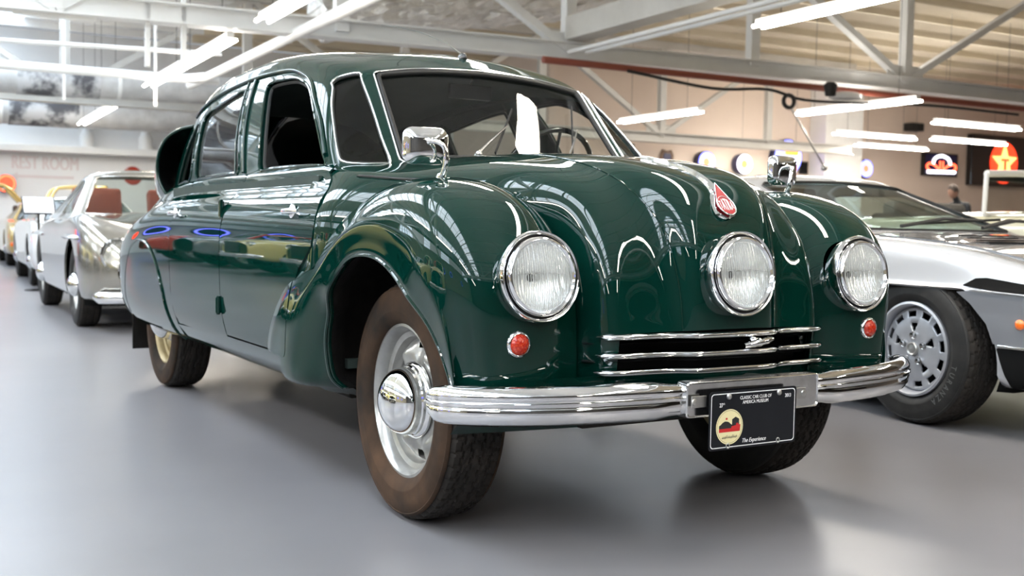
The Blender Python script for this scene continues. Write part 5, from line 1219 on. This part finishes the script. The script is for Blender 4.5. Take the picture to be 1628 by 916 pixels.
def light_fixture(x, y, z, along, label, ln=2.44, group=None):
    t = thing('ceiling_light', label, 'light', (0, 0, 0), 0, group); dx, dy = (0, ln/2) if along == 'y' else (ln/2, 0); px, py = (1, 0) if along == 'y' else (0, 1)
    mb = MB(); mb.box((0, 0, .05), (.09 if along == 'y' else ln, ln if along == 'y' else .09, .06)); mb.build('housing', M_['steel_white'], t, bevel=.008)
    mb = MB(); mb.box((0, 0, .018), ((.10 if along == 'y' else ln), (ln if along == 'y' else .10), .006)); mb.build('reflector', M_['steel_white'], t)
    for s in (-1, 1):
        mb = MB(); mb.tube([(px*s*.065-dx, py*s*.065-dy, -.005), (px*s*.065+dx, py*s*.065+dy, -.005)], .019, 8); mb.build('lamp_tube', M_['tube'], t, smooth=60)
        mb = MB(); mb.tube([(dx*.7*s, dy*.7*s, .07), (dx*.7*s, dy*.7*s, ZC-z)], .004, 5); mb.build('hanger', M_['cable'], t)
    t.location = room_pt((x, y, z)); t.rotation_euler = (0, 0, ROOM_A)
    area_light('tube_glow', (x, y, z-.03), (.2, ln) if along == 'y' else (ln, .2), 28, (1, .90, .76))
    return t
def hall():
    def st(name, mb, m, **kw): o = mb.build(name, M_[m], **kw); tag(o, kind='structure'); return RO(o)
    mb = MB(); mb.box(((XL+XR)/2, (YF+YB)/2, -.05), (XL-XR+.4, YF-YB+.4, .1)); st('floor', mb, 'floor')
    mb = MB(); mb.box(((-13+XR)/2, YR-.1, ZC/2), (-13-XR, .2, ZC)); mb.box((-12.9, (YR+YB)/2, ZC/2), (.2, YR-YB+.2, ZC)); st('wall_back', mb, 'wall_cream')
    mb = MB(); mb.box(((XL-13)/2, YB-.1, ZC/2), (XL+13, .2, ZC)); st('wall_rear', mb, 'wall_white')
    mb = MB(); mb.box((XR-.1, (YF+YB)/2, ZC/2), (.2, YF-YB, ZC)); st('wall_right', mb, 'wall_cream')
    # left and front walls have window bands (daylight behind)
    def windowed(name, fixed, lo, hi, axis, z0, z1, wins, m):
        mb = MB()
        def bx_(a, b, za, zb_):
            if b-a < .01 or zb_-za < .01: return
            c = (fixed, (a+b)/2, (za+zb_)/2) if axis == 'y' else ((a+b)/2, fixed, (za+zb_)/2); d = (.2, b-a, zb_-za) if axis == 'y' else (b-a, .2, zb_-za); mb.box(c, d)
        bx_(lo, hi, 0, z0); bx_(lo, hi, z1, ZC); cur = lo
        for a, b in wins: bx_(cur, a, z0, z1); cur = b
        bx_(cur, hi, z0, z1); w = st(name, mb, m)
        return w
    WL = [(y, y+3.0) for y in (-20., -12., -4., 4.)]; WF = []
    windowed('wall_left', XL+.1, YB, YF, 'y', 3.4, 4.7, WL, 'wall_dim'); windowed('wall_front', YF+.1, XR, XL, 'x', 2.6, 4.6, WF, 'wall_dark')
    n = 0
    for axis, fixed, wins, z0, z1 in (('y', XL+.1, WL, 3.4, 4.7), ('x', YF+.1, WF, 2.6, 4.6)):
        for a, b in wins:
            n += 1; mb = MB(); k = 6
            def P3(t, z): return (fixed, t, z) if axis == 'y' else (t, fixed, z)
            for i in range(k+1): t = a+(b-a)*i/k; mb.bar(P3(t, z0), P3(t, z1), .05)
            for z in (z0, (z0*2+z1)/3, (z0+z1*2)/3, z1): mb.bar(P3(a, z), P3(b, z), .05)
            f = st('window_%d' % n, mb, 'steel_grey')
            mb = MB(); c = P3((a+b)/2, (z0+z1)/2); c = (c[0]+(.07 if axis == 'y' else 0), c[1]+(0 if axis == 'y' else .07), c[2]); mb.box(c, (.02, b-a, z1-z0) if axis == 'y' else (b-a, .02, z1-z0)); mb.build('window_pane', M_['sky_pane'], f)
    # roof deck with joists, in two tones; glazed strip over the left bay
    mb = MB(); mb.box(((-5.6+XR)/2, (YF+YB)/2, ZC+.08), (-5.6-XR, YF-YB, .1)); c1 = st('ceiling', mb, 'deck')
    mb = MB(); SKX = [(.2, 1.9), (4.6, 6.3)]; cur = -5.6
    for a, b in SKX+[(XL, XL)]:
        if a > cur: mb.box(((cur+a)/2, (YF+YB)/2, ZC+.08), (a-cur, YF-YB, .1))
        cur = b
    c2 = st('ceiling', mb, 'deck_white'); c2.name = 'ceiling.001'
    for k in range(7):        # translucent sheets let into the back of the left bay
        mb = MB(); mb.box((-1.25, YB+1.6+k*1.9, ZC+.015), (1.5, 1.7, .02)); mb.build('translucent_sheet', M_['sky_pane'], c2)
    for i in range(30):
        y = YB+1+i*1.2; mb = MB(); mb.box(((-5.6+XR)/2, y, ZC-.04), (-5.6-XR, .09, .14)); o = mb.build('roof_joist', M_['deck'], c1)
        mb = MB(); mb.box(((-5.6+XL)/2, y, ZC-.04), (XL+5.6, .09, .14)); mb.build('roof_joist', M_['steel_white'], c2)
    for a, b in SKX:
        n += 1; mb = MB()
        for i in range(int((YF-YB)/1.0)+1): mb.box(((a+b)/2, YB+i*1.0, ZC+.08), (b-a, .05, .08))
        for t in (a, (a+b)/2, b): mb.box((t, (YF+YB)/2, ZC+.08), (.05, YF-YB, .08))
        f = st('window_%d' % n, mb, 'steel_grey'); mb = MB(); mb.box(((a+b)/2, (YF+YB)/2, ZC+.15), (b-a, YF-YB, .02)); mb.build('window_pane', M_['sky_pane'], f)
    # ---- roof trusses
    def truss(y, z0, z1, label, white, phase, w=.26, XR=XR):
        t = thing('roof_truss', label, 'truss'); RO(t); m = M_['steel_white' if white else 'steel_grey']
        zz = lambda x: z0+(z1-z0)*min(1, max(0, (-x)/12)); h = .20
        mb = MB(); mb.bar((XL, y, zz(XL)+h/2), (XR, y, zz(-12)+h/2) if z0 == z1 else (-12, y, zz(-12)+h/2), .05, h)
        if z0 != z1: mb.bar((-12, y, zz(-12)+h/2), (XR, y, zz(-12)+h/2), .05, h)
        a, b = (XL, XR)
        for dz in (0, h): 
            mb.bar((XL, y, zz(XL)+dz), (-12, y, zz(-12)+dz), w, .02); mb.bar((-12, y, zz(-12)+dz), (XR, y, zz(-12)+dz), w, .02)
        mb.build('bottom_chord', m, t)
        mb = MB(); mb.bar((XL, y, ZC-.16), (XR, y, ZC-.16), .22, .16); mb.build('top_chord', m, t)
        x = phase
        while x > XR+1:
            for dx in (3.1, -3.1):
                mb = MB(); mb.bar((x, y, zz(x)+.15), (x+dx, y, ZC-.18), .13, .10); mb.build('diagonal', m, t)
            mb = MB(); mb.bar((x, y, zz(x)+.15), (x, y, ZC-.18), .15, .15); mb.build('vertical', m, t)
            mb = MB(); mb.bar((x-3.1, y, zz(x-3.1)+.15), (x-3.1, y, ZC-.18), .16, .13); mb.build('vertical', m, t)
            mb = MB(); mb.box((x, y, zz(x)+.22), (.8, .03, .34)); mb.build('gusset_plate', m, t, bevel=.02)
            x -= 6.2
        return t
    truss(-12.3, 2.84, 3.10, 'long white steel truss crossing the picture above the green saloon', True, 4.94)
    truss(-20.0, 2.84, 2.80, 'pale truss beyond the long white one, its chord low over the wall signs', False, 4.0, XR=-20.4)
    truss(-4.6, 3.05, 3.05, 'white steel truss nearest overhead, above the saloon roof', True, 4.94)
    truss(3.2, 3.05, 3.05, 'white steel truss behind the camera', True, 4.94)
    # girders running to the back
    for x, lab in ((-7.5, 'beige girder running back to the white truss above the windscreen'), (-20.0, 'beige girder running back over the wall column')):
        t = MB(); t.bar((x, YF, 3.42), (x, -12.2, 3.42), .30, .30); o = t.build('roof_girder', M_['steel_grey'], bevel=.01); tag(o, lab, 'girder'); RO(o)
    # conduits, pipes
    for x, z, lab in ((-7.62, 3.12, 'thin conduit under the beige girder, right-hand one'), (-7.35, 3.10, 'thin conduit under the beige girder, left-hand one')):
        t = MB(); t.tube([(x, YF-.2, z), (x, -12.1, z)], .028, 8); o = t.build('conduit', M_['steel_white'], smooth=60); tag(o, lab, 'pipe'); RO(o)
    t = MB(); t.tube(cat([(XL-.3, -17.2, 3.0), (-3.0, -17.0, 3.0), (-3.55, -16.9, 3.0), (-3.78, -16.5, 3.0), (-3.8, -15.8, 3.0), (-3.8, YF-.3, 3.0)], False, 6), .065, 12); o = t.build('water_pipe', M_['steel_white'], smooth=60); tag(o, 'white pipe that bends towards the viewer beside the strip lights', 'pipe'); RO(o)
    t = MB(); t.tube([(-.2, -15.3, 3.06), (-3.6, -14.9, 3.10)], .03, 8); o = t.build('sprinkler_pipe', M_['steel_white'], smooth=60); tag(o, 'thin white pipe in front of the bending white pipe', 'pipe'); RO(o)
    t = MB(); t.tube([(-7, -12.15, 2.98), (XR+.2, -12.15, 2.98)], .045, 8); o = t.build('sprinkler_main', M_['pipe_red'], smooth=60); tag(o, 'red-brown pipe running under the long white truss', 'pipe'); RO(o)
    t = MB(); t.tube(cat([(-8.2, -12.0, 2.92), (-9.6, -12.0, 2.80), (-10.6, -12.0, 2.86), (-11.3, -12.0, 2.76), (-12.6, -12.0, 2.80), (-14, -12.0, 2.86), (-16, -12, 2.85)], False, 5), .022, 6); o = t.build('black_cable', M_['cable'], smooth=60); tag(o, 'black cable sagging under the long white truss', 'cable'); RO(o)
    # coil on the cable and the pull rod below it
    t = MB(); t.tube([(-11.0+.10*math.cos(a), -12.0, 2.72+.09*math.sin(a)) for a in np.linspace(0, 2*PI, 17)[:-1]], .03, 8, closed=True); o = t.build('cable_coil', M_['cable'], smooth=60); tag(o, 'black cable coil hanging at the top of the pull rod', 'coil'); RO(o)
    t = MB(); t.tube([(-11.02, -12.0, 2.66), (-11.72, -12.0, 1.82)], .014, 6); t.ball((-11.72, -12.0, 1.80), .05, 10, 8); o = t.build('pull_rod', M_['steel'], smooth=60); tag(o, 'thin slanting metal rod with a ball end above the wedge car roof', 'rod'); RO(o)
    t = thing('ceiling_spotlight', 'round white spot lamp with black head under the white truss', 'light'); RO(t)
    mb = MB(); mb.lathe([(.22, 0), (.24, .05), (.16, .09), (.01, .10)], 24, Matrix.Translation((-11.9, -11.8, 2.80))); mb.build('lamp_dome', M_['steel_white'], t, smooth=50)
    mb = MB(); mb.lathe([(.07, 0), (.09, .10), (.10, .16), (.05, .2)], 16, Matrix.Translation((-11.6, -11.8, 2.82))); mb.build('lamp_head', M_['cable'], t, smooth=50)
    # ducts
    def duct(name, lab, a, b, r, m, rings=0, patch=None):
        t = thing(name, lab, 'duct'); RO(t); mb = MB(); mb.tube([Vector(a).lerp(Vector(b), i/12) for i in range(13)], [r*(1+.05*random.uniform(-1, 1)*(m == 'foil')) for i in range(13)], 24); mb.build('duct_pipe', M_[m], t, smooth=60)
        if m == 'foil':
            me = t.children[0].data; rf = random.Random(3); A_, B_ = Vector(a), Vector(b); b_ = bmesh.new(); b_.from_mesh(me); bmesh.ops.subdivide_edges(b_, edges=b_.edges[:], cuts=2, use_grid_fill=True)
            for v in b_.verts:
                v.co += Vector((rf.uniform(-1, 1), rf.uniform(-1, 1), rf.uniform(-1, 1)))*.028
            b_.to_mesh(me); b_.free(); me.shade_flat(); t.name = 'foil_duct'
        if patch:
            A_, B_ = Vector(a), Vector(b); q = [A_.lerp(B_, (p-A_.x)/(B_.x-A_.x)) for p in patch]; mb = MB(); mb.tube([q[0].lerp(q[1], i/5) for i in range(6)], r*1.07, 24); mb.build('patched_insulation', M_['patch'], t, smooth=60)
        for i in range(rings):
            c = Vector(a).lerp(Vector(b), (i+.5)/rings); d = (Vector(b)-Vector(a)).normalized()*.03
            mb = MB(); mb.tube([c-d, c+d], r*1.05, 24); mb.build('duct_band', M_['steel_white'], t, smooth=60)
    duct('foil_duct', 'crumpled silver foil duct above the windscreen', (-4.7, -14.2, 3.62), (-9.3, -14.2, 4.45), .36, 'foil')
    duct('round_duct', 'long pale round duct at upper left with dark patched insulation', (XL-.3, -18.6, 2.90), (-8, -18.6, 3.08), .235, 'duct', 5, (-1.35, -2.55))
    duct('lower_duct', 'lower pale round duct with grey patches near the left back wall', (XL-.3, -25.75, 3.13), (-8, -25.75, 3.13), .27, 'duct', 4, (-1.7, -3.1))
    for x, lab in ((-2.9, 'white vent stub standing at the left back wall'), (-4.2, 'second white vent stub at the left back wall')):
        t = MB(); t.lathe([(.16, 0), (.16, .28), (.11, .36), (.10, .62), (.13, .66)], 20, Matrix.Translation((x-.5, YB+.27, 2.50))); o = t.build('vent_stub', M_['steel_white'], smooth=40); tag(o, lab, 'vent'); RO(o)
    t = MB(); t.box(((XL-13)/2, YB+.25, 2.42), (XL+13, .5, .16)); o = t.build('wall_ledge', M_['steel_white'], bevel=.02); tag(o, 'white ledge across the left back wall above the lettering', 'ledge'); RO(o)
    # hanging rods at upper left
    for i, (x, y) in enumerate(((-2.18, -12.3), (-2.56, -12.3), (-1.9, -17.4), (-3.2, -17.4))):
        t = MB(); t.bar((x, y, 2.50 if i < 2 else 2.6), (x, y, ZC-.1), .05 if i < 2 else .04); o = t.build('hanging_rod', M_['steel_white']); tag(o, ('first white rod hanging through the truss at upper left', 'second white rod hanging through the truss, left of the roof', 'thin rod holding the upper left duct, outer one', 'thin rod holding the upper left duct, inner one')[i], 'rod'); RO(o)
    # ---- strip lights: rows running to the back, and rows across at right
    rows = [(-3.1, -24.0, 'y', 'farthest strip light of the left row'), (-3.1, -21.42, 'y', 'second farthest strip light of the left row'), (-3.1, -16.2, 'y', 'middle strip light of the left row, left of the roof'), (-3.1, -13.65, 'y', 'strip light of the left row just under the white truss'), (-3.1, -9.9, 'y', 'nearest visible strip light of the left row, top edge of picture')]
    for x, y, al, lab in rows: light_fixture(x, y, 2.90, al, lab)
    for k, y in enumerate((-6.2, -2.6, 1.0, 4.6)): light_fixture(-3.1, y, 2.95, 'y', ('first', 'second', 'third', 'last')[k]+' strip light of the left row nearer than the picture edge', group='strip lights overhead')
    for k, y in enumerate((-9.9, -6.2, -2.6, 1.0, 4.6)): light_fixture(2.6, y, 2.95, 'y', ('first', 'second', 'third', 'fourth', 'last')[k]+' strip light over the aisle left of the picture, counted from the back', group='strip lights over the aisle')
    light_fixture(-11.9, -16.4, 2.90, 'y', 'strip light right of the windscreen above the round wall clocks')
    light_fixture(-12.6, -12.3, 2.76, 'y', 'strip light hung under the long white truss at right')
    light_fixture(-8.15, -8.2, 3.10, 'y', 'bright strip light at the top edge of the picture at right')
    light_fixture(-8.1, -3.4, 3.10, 'y', 'white strip light out of the picture above the wedge car'); light_fixture(-8.1, 1.4, 3.10, 'y', 'white strip light out of the picture right of the camera')
    for x, y, z, lab in ((-18.4, -14.7, 3.0, 'crosswise strip light at the right edge, highest of four'), (-18.7, -17.6, 3.0, 'crosswise strip light beside the wall column, upper of two'), (-21.4, -19.6, 3.0, 'crosswise strip light beside the wall column, lower of two'), (-21.4, -17.3, 3.0, 'crosswise strip light above the red star sign'), (-18.3, -20.6, 3.0, 'short crosswise strip light over the orange sign left of the column')):
        light_fixture(x, y, z, 'x', lab)
    # ---- wall column, boxes
    t = MB(); t.box((-21.6, -21.7, ZC/2), (1.35, .6, ZC)); o = t.build('wall_column', M_['steel_white'], bevel=.02); tag(o, 'broad pale column against the back wall', 'column'); RO(o)
    t = MB(); t.box((-24.7, YR+.15, 3.86), (.5, .3, .22)); o = t.build('wall_speaker', M_['cable'], bevel=.02); tag(o, 'small black box high on the back wall', 'speaker'); RO(o)
    signs()
def wall_frame(x, z, y=None):
    """hall frame of a sign on the back wall: x right, y up, z out of the wall"""
    y = YR+.0 if y is None else y
    M = Matrix((Vector((-1, 0, 0)), Vector((0, 0, 1)), Vector((0, 1, 0)))).transposed().to_4x4(); M.translation = (x, y, z); return M
def disc_into(mb, M, r, z, n=40, sy=1.): mb.add([M @ Vector((r*math.cos(t), r*sy*math.sin(t), z)) for t in np.linspace(0, 2*PI, n+1)[:-1]], [tuple(range(n))])
def round_sign(x, z, r, label, rim, ring, face, centre, yw=None, M=None, txt=None):
    t = thing('round_wall_sign', label, 'sign'); RO(t); M = M or wall_frame(x, z)
    mb = MB(); mb.lathe([(r*.96, 0), (r, .02), (r, .20), (r*.93, .22), (r*.93, .19), (.001, .19)], 40, M); mb.build('sign_drum', M_[rim], t, smooth=40)
    mb = MB(); mb.tube([M @ Vector((r*.84*math.cos(a), r*.84*math.sin(a), .215)) for a in np.linspace(0, 2*PI, 41)[:-1]], r*.09, 8, closed=True); mb.build('neon_ring', M_[ring], t, smooth=60)
    mb = MB(); disc_into(mb, M, r*.76, .20); mb.build('sign_face', M_[face], t)
    if centre:
        mb = MB(); disc_into(mb, M, r*.38, .204, 24); mb.build('sign_centre', M_[centre], t)
    return t
def signs():
    def pane(name, label, x, z, w, h, m, fm='gloss_black', cat_='picture'):
        t = thing(name, label, cat_); RO(t); mb = MB(); M = wall_frame(x, z); mb.box(M @ Vector((0, 0, .03)), (w, .06, h)); mb.build('frame', M_[fm], t, bevel=.01)
        mb = MB(); mb.box(M @ Vector((0, 0, .065)), (w*.82, .012, h*.80)); mb.build('print', M_[m], t); return t, M
    round_sign(-17.33, 2.56, .27, 'blue neon round wall sign, farthest left of the round ones', 'navy', 'neon_blue', 'sign_face', 'neon_red')
    round_sign(-18.55, 2.56, .27, 'white-ringed round wall sign with orange middle', 'navy', 'neon_white', 'sign_face', 'sign_orange')
    t = round_sign(-20.0, 2.80, .48, 'large blue-ringed round sign with an orange panel left of the column', 'navy', 'neon_blue', 'sign_face', None)
    mb = MB(); mb.box(wall_frame(-20.0, 2.80) @ Vector((.16, .20, .22)), (.52, .05, .28)); o = mb.build('orange_panel', M_['sign_orange'], t, bevel=.02)
    round_sign(-22.84, 2.62, .25, 'blue neon round wall sign right of the column', 'navy', 'neon_blue', 'sign_face', 'neon_red')
    pane('framed_picture', 'blue framed picture at the left end of the cream wall', -14.98, 2.76, .52, .30, 'picture')
    pane('framed_picture', 'small dark frame left of the wall column', -20.72, 2.56, .28, .34, 'dark'); pane('framed_picture', 'small wooden frame beside the wall column', -21.42, 2.56, .42, .34, 'paper', 'wood')
    # shield
    t = thing('shield_sign', 'small brown shield-shaped sign left of the blue round sign', 'sign'); RO(t); M = wall_frame(-16.23, 2.62)
    sh = [(0, -.24), (.17, -.12), (.20, .06), (.13, .20), (.0, .17), (-.13, .20), (-.20, .06), (-.17, -.12)]; mb = MB(); mb.prism(sh, .04, M @ Matrix.Translation((0, 0, .03))); mb.build('shield_plate', M_['wood'], t)
    mb = MB(); mb.prism([(x*.62, y*.62) for x, y in sh], .01, M @ Matrix.Translation((0, 0, .058))); mb.build('shield_centre', M_['navy'], t)
    # hat-shaped neon in a box
    t = thing('neon_box_sign', 'black box sign with white and red neon shaped like a hat', 'sign'); RO(t); M = wall_frame(-25.9, 2.86); T = lambda x, y, z=.14: M @ Vector((x, y, z))
    mb = MB(); mb.box(T(0, 0, .06), (1.42, .12, .66)); mb.build('sign_box', M_['gloss_black'], t, bevel=.015)
    mb = MB(); mb.box(T(0, 0, .125), (1.30, .01, .56)); mb.build('sign_back', M_['navy'], t)
    mb = MB(); mb.tube(cat([T(-.36, .0), T(-.32, .12), (T(-.22, .20)), T(0, .25), T(.22, .20), T(.32, .12), T(.36, .0)], False, 4), .045, 8); mb.build('neon_tube', M_['neon_white'], t, smooth=60)
    mb = MB(); mb.tube([T(-.58, -.22), T(.56, -.20)], .05, 8); mb.build('neon_base_tube', M_['neon_white'], t, smooth=60)
    mb = MB(); mb.tube(cat([T(-.10, -.12), T(-.30, -.02), T(-.52, .02), T(-.60, -.08), T(-.50, -.17)], False, 4), .03, 8); mb.tube(cat([T(.10, -.12), T(.30, -.02), T(.52, .02), T(.60, -.08), T(.50, -.17)], False, 4), .03, 8)
    for x in (-.06, .06): mb.tube([T(x, -.14), T(x, .10)], .022, 8)
    mb.build('red_neon', M_['neon_red'], t, smooth=60)
    # red disc with a star and a T
    t = thing('star_sign', 'black sign with a red disc, a yellow star and a red letter T', 'sign'); RO(t); M = wall_frame(-28.5, 3.02)
    mb = MB(); mb.box(M @ Vector((-.15, .05, .10)), (2.5, .2, 1.50)); mb.build('sign_box', M_['gloss_black'], t, bevel=.02)
    mb = MB(); disc_into(mb, M, .62, .215, 48); mb.build('red_disc', M_['sign_red'], t)
    sp = [((.58 if k % 2 == 0 else .24)*math.sin(PI*k/5), (.58 if k % 2 == 0 else .24)*math.cos(PI*k/5)) for k in range(10)]
    mb = MB(); mb.prism(sp[::-1], .02, M @ Matrix.Translation((0, 0, .235))); mb.build('yellow_star', M_['sign_yellow'], t)
    mb = MB()
    mb.prism([(-.17, .12), (-.17, .04), (-.10, .04), (-.10, .07), (-.045, .07), (-.045, -.24), (-.09, -.24), (-.09, -.29), (.09, -.29), (.09, -.24), (.045, -.24), (.045, .07), (.10, .07), (.10, .04), (.17, .04), (.17, .12)], .02, M @ Matrix.Translation((0, 0, .258))); mb.build('letter_t', M_['sign_red'], t)
    # REST ROOM lettering on the left back wall
    M = wall_frame(-2.55, 2.10, YB+.0); mb = MB(); text_into(mb, 'REST ROOM', .42, M @ Matrix.Translation((0, .0, .006)), bold=.012, sx=.62); o = mb.build('wall_lettering', M_['faded_red']); tag(o, 'faded REST ROOM lettering on the left back wall', 'lettering'); RO(o)
    mb = MB(); mb.box(M @ Vector((.0, -.30, .008)), (1.2, .01, .06)); mb.prism([(-.75, -.30), (-.58, -.22), (-.58, -.38)], .01, M @ Matrix.Translation((0, 0, .008))); o = mb.build('painted_arrow', M_['faded_red']); tag(o, 'faded painted arrow under the wall lettering', 'arrow'); RO(o)
    round_sign(-1.72, 1.62, .20, 'red round wall sign at the left edge above the gold car', 'red', 'neon_red', 'sign_red', None, M=wall_frame(-1.72, 1.62, YB+.0))
    t = thing('round_red_sign', 'red round sign peeking over the silver gullwing roof', 'sign'); RO(t); M = wall_frame(-4.45, 1.90, YB+.0); mb = MB(); mb.lathe([(.001, .03), (.20, .03), (.22, .0)], 32, M); mb.build('sign_plate', M_['red'], t, smooth=40)
    # neon on the unseen left wall: its colours show in the polished flank
    for i, (y, z, ring, lab) in enumerate(((-1.0, 1.9, 'neon_blue', 'first'), (-3.2, 1.7, 'neon_blue', 'second'), (-6.4, 1.9, 'neon_red', 'third'), (2.4, 1.8, 'neon_blue', 'fourth'), (-10, 1.8, 'neon_red', 'fifth'))):
        M = Matrix((Vector((0, -1, 0)), Vector((0, 0, 1)), Vector((-1, 0, 0)))).transposed().to_4x4(); M.translation = (XL, y, z)
        round_sign(0, 0, .40, lab+' neon round sign along the unseen left wall', 'navy', ring, 'navy', None, M=M)
    for x, z, r, ring, face, lab in ((3.1, 1.55, .42, 'neon_red', 'sign_red', 'red neon sign on the rear wall beyond the aisle cars'), (4.6, 1.75, .50, 'neon_blue', 'navy', 'first blue neon ring on the rear wall beyond the aisle cars'), (6.2, 1.75, .50, 'neon_blue', 'navy', 'second blue neon ring on the rear wall beyond the aisle cars'), (8.0, 1.75, .50, 'neon_blue', 'navy', 'third blue neon ring on the rear wall, in the corner')):
        round_sign(x, z, r, lab, 'navy', ring, face, None, M=wall_frame(x, z, YB+.0))
    # black stand with a sheet, beside the white car
    t = thing('info_stand', 'black floor stand holding a tilted white sheet beside the white coupe', 'stand', (.20, -11.07, 0))
    mb = MB(); mb.lathe([(.16, 0), (.16, .012), (.02, .02)], 24); mb.build('stand_base', M_['gloss_black'], t, smooth=30); mb = MB(); mb.tube([(0, 0, .01), (0, 0, .95)], .014, 8); mb.build('stand_pole', M_['gloss_black'], t, smooth=60)
    Mx = Matrix.Rotation(-.9, 3, 'X'); mb = MB(); mb.box((0, 0, 1.0), (.36, .26, .01), M=Mx); b = mb.build('stand_tray', M_['gloss_black'], t); mb = MB(); mb.box((0, .006, 1.008), (.33, .235, .003), M=Mx); mb.build('sheet', M_['paper'], b)
def person():
    t = thing('person', 'man in dark shirt walking with head bowed behind the wedge car', 'person'); RO(t)
    skin = mat('skin', (.42, .24, .17), .55); hair = mat('hair_grey', (.10, .08, .07), .8); shirt = mat('shirt_dark', (.018, .022, .028), .8); trs = mat('trousers', (.05, .05, .06), .8)
    def skinned(name, verts, edges, rad, m, sub=2, root=0):
        me = bpy.data.meshes.new(name); me.from_pydata(verts, edges, []); o = link(name, me, m, t)
        sk = o.modifiers.new('skin', 'SKIN'); me.skin_vertices or None
        bpy.context.view_layer.objects.active = o
        if not me.skin_vertices: 
            b = bmesh.new(); b.from_mesh(me); b.verts.layers.skin.verify(); b.to_mesh(me); b.free()
        for v, r in zip(me.skin_vertices[0].data, rad): v.radius = r if isinstance(r, tuple) else (r, r)
        me.skin_vertices[0].data[root].use_root = True
        su = o.modifiers.new('sub', 'SUBSURF'); su.levels = su.render_levels = sub; sk.use_smooth_shade = True; return o
    # local: walking towards -x (picture right)... faces +x (picture left), leaning forward
    bx0, by0 = -17.9, -14.6
    V = [(0, 0, .95), (.02, 0, 1.15), (.08, 0, 1.36), (.13, 0, 1.50), (.20, 0, 1.60), (.06, .20, 1.44), (.10, .25, 1.16), (.24, .23, .95), (.06, -.20, 1.44), (.02, -.25, 1.16), (.08, -.23, .93), (.0, .10, .88), (.14, .10, .50), (.06, .10, .10), (.20, .10, .04), (.0, -.10, .88), (-.05, -.10, .50), (-.28, -.10, .14), (-.18, -.10, .05)]
    E_ = [(0, 1), (1, 2), (2, 3), (3, 4), (2, 5), (5, 6), (6, 7), (2, 8), (8, 9), (9, 10), (0, 11), (11, 12), (12, 13), (13, 14), (0, 15), (15, 16), (16, 17), (17, 18)]
    Rr = [(.15, .13), (.15, .12), (.17, .12), .06, .055, .07, .05, .035, .07, .05, .035, .09, .06, .045, .04, .09, .06, .045, .04]
    V = [(bx0+x, by0+y, z) for x, y, z in V]
    skinned('body', V, E_, Rr, shirt)
    mb = MB(); hc = Vector((bx0+.25, by0, 1.68)); Rm = Matrix.Rotation(.55, 3, 'Y'); mb.ball(hc, .115, 20, 14, (.92, .74, 1.12), Rm); mb.ball(hc+Rm @ Vector((.105, 0, -.02)), .022, 8, 6, (1, .7, 1.3), Rm)
    for s in (1, -1): mb.ball(hc+Rm @ Vector((.0, s*.085, -.01)), .028, 8, 6, (.8, .4, 1.2), Rm)
    mb.ball(hc+Rm @ Vector((.09, 0, -.075)), .030, 8, 6, (.7, 1, .6), Rm); hd = mb.build('head', skin, t, smooth=80)
    mb = MB(); mb.ball(hc+Rm @ Vector((-.022, 0, .030)), .120, 20, 12, (.90, .80, 1.05), Rm); mb.build('hair', hair, hd, smooth=80)
    for sy, (hx, hy, hz) in ((1, (.24, .23, .95)), (-1, (.08, -.23, .93))):
        vs = [(0, 0, 0), (.01, 0, -.07)]; ed = [(0, 1)]; rd = [.026, .034]
        for k in range(4):
            b0 = len(vs); y = (k-1.5)*.020; ln = (.065, .078, .072, .055)[k]
            vs += [(.012, y, -.10), (.022, y, -.10-ln*.5), (.034, y, -.10-ln)]; ed += [(1, b0), (b0, b0+1), (b0+1, b0+2)]; rd += [.010, .009, .008]
        b0 = len(vs); vs += [(.035, .03, -.05), (.055, .04, -.085)]; ed += [(0, b0), (b0, b0+1)]; rd += [.010, .009]
        skinned('hand', [(bx0+hx+x, by0+hy+y*sy, hz+z) for x, y, z in vs], ed, rd, skin, 1)
    for z, (fx, fy) in ((.03, (.15, .10)), (.04, (-.22, -.10))):
        mb = MB(); mb.ball((bx0+fx, by0+fy, .045), .13, 14, 8, (1, .4, .34)); mb.build('shoe', M_['gloss_black'], t, smooth=60)
    return t
room_materials(); hall()
area_light('skylight_front_bay', (1.05, -6, 5.0), (1.6, 26), 500, (.90, .95, 1))
area_light('skylight_aisle_bay', (5.45, -6, 5.0), (1.6, 26), 500, (.90, .95, 1))
area_light('right_bay_fill', (-17, -15.5, 5.0), (12, 3), 400, (1, .95, .88))  # added fill to brighten the right back wall; no roof opening here
area_light('daylight_left_windows', (9.4, -6, 4.05), (1.2, 24), 120, (.85, .93, 1), (0, math.radians(90), 0))
tatra(); all_cars(); person()
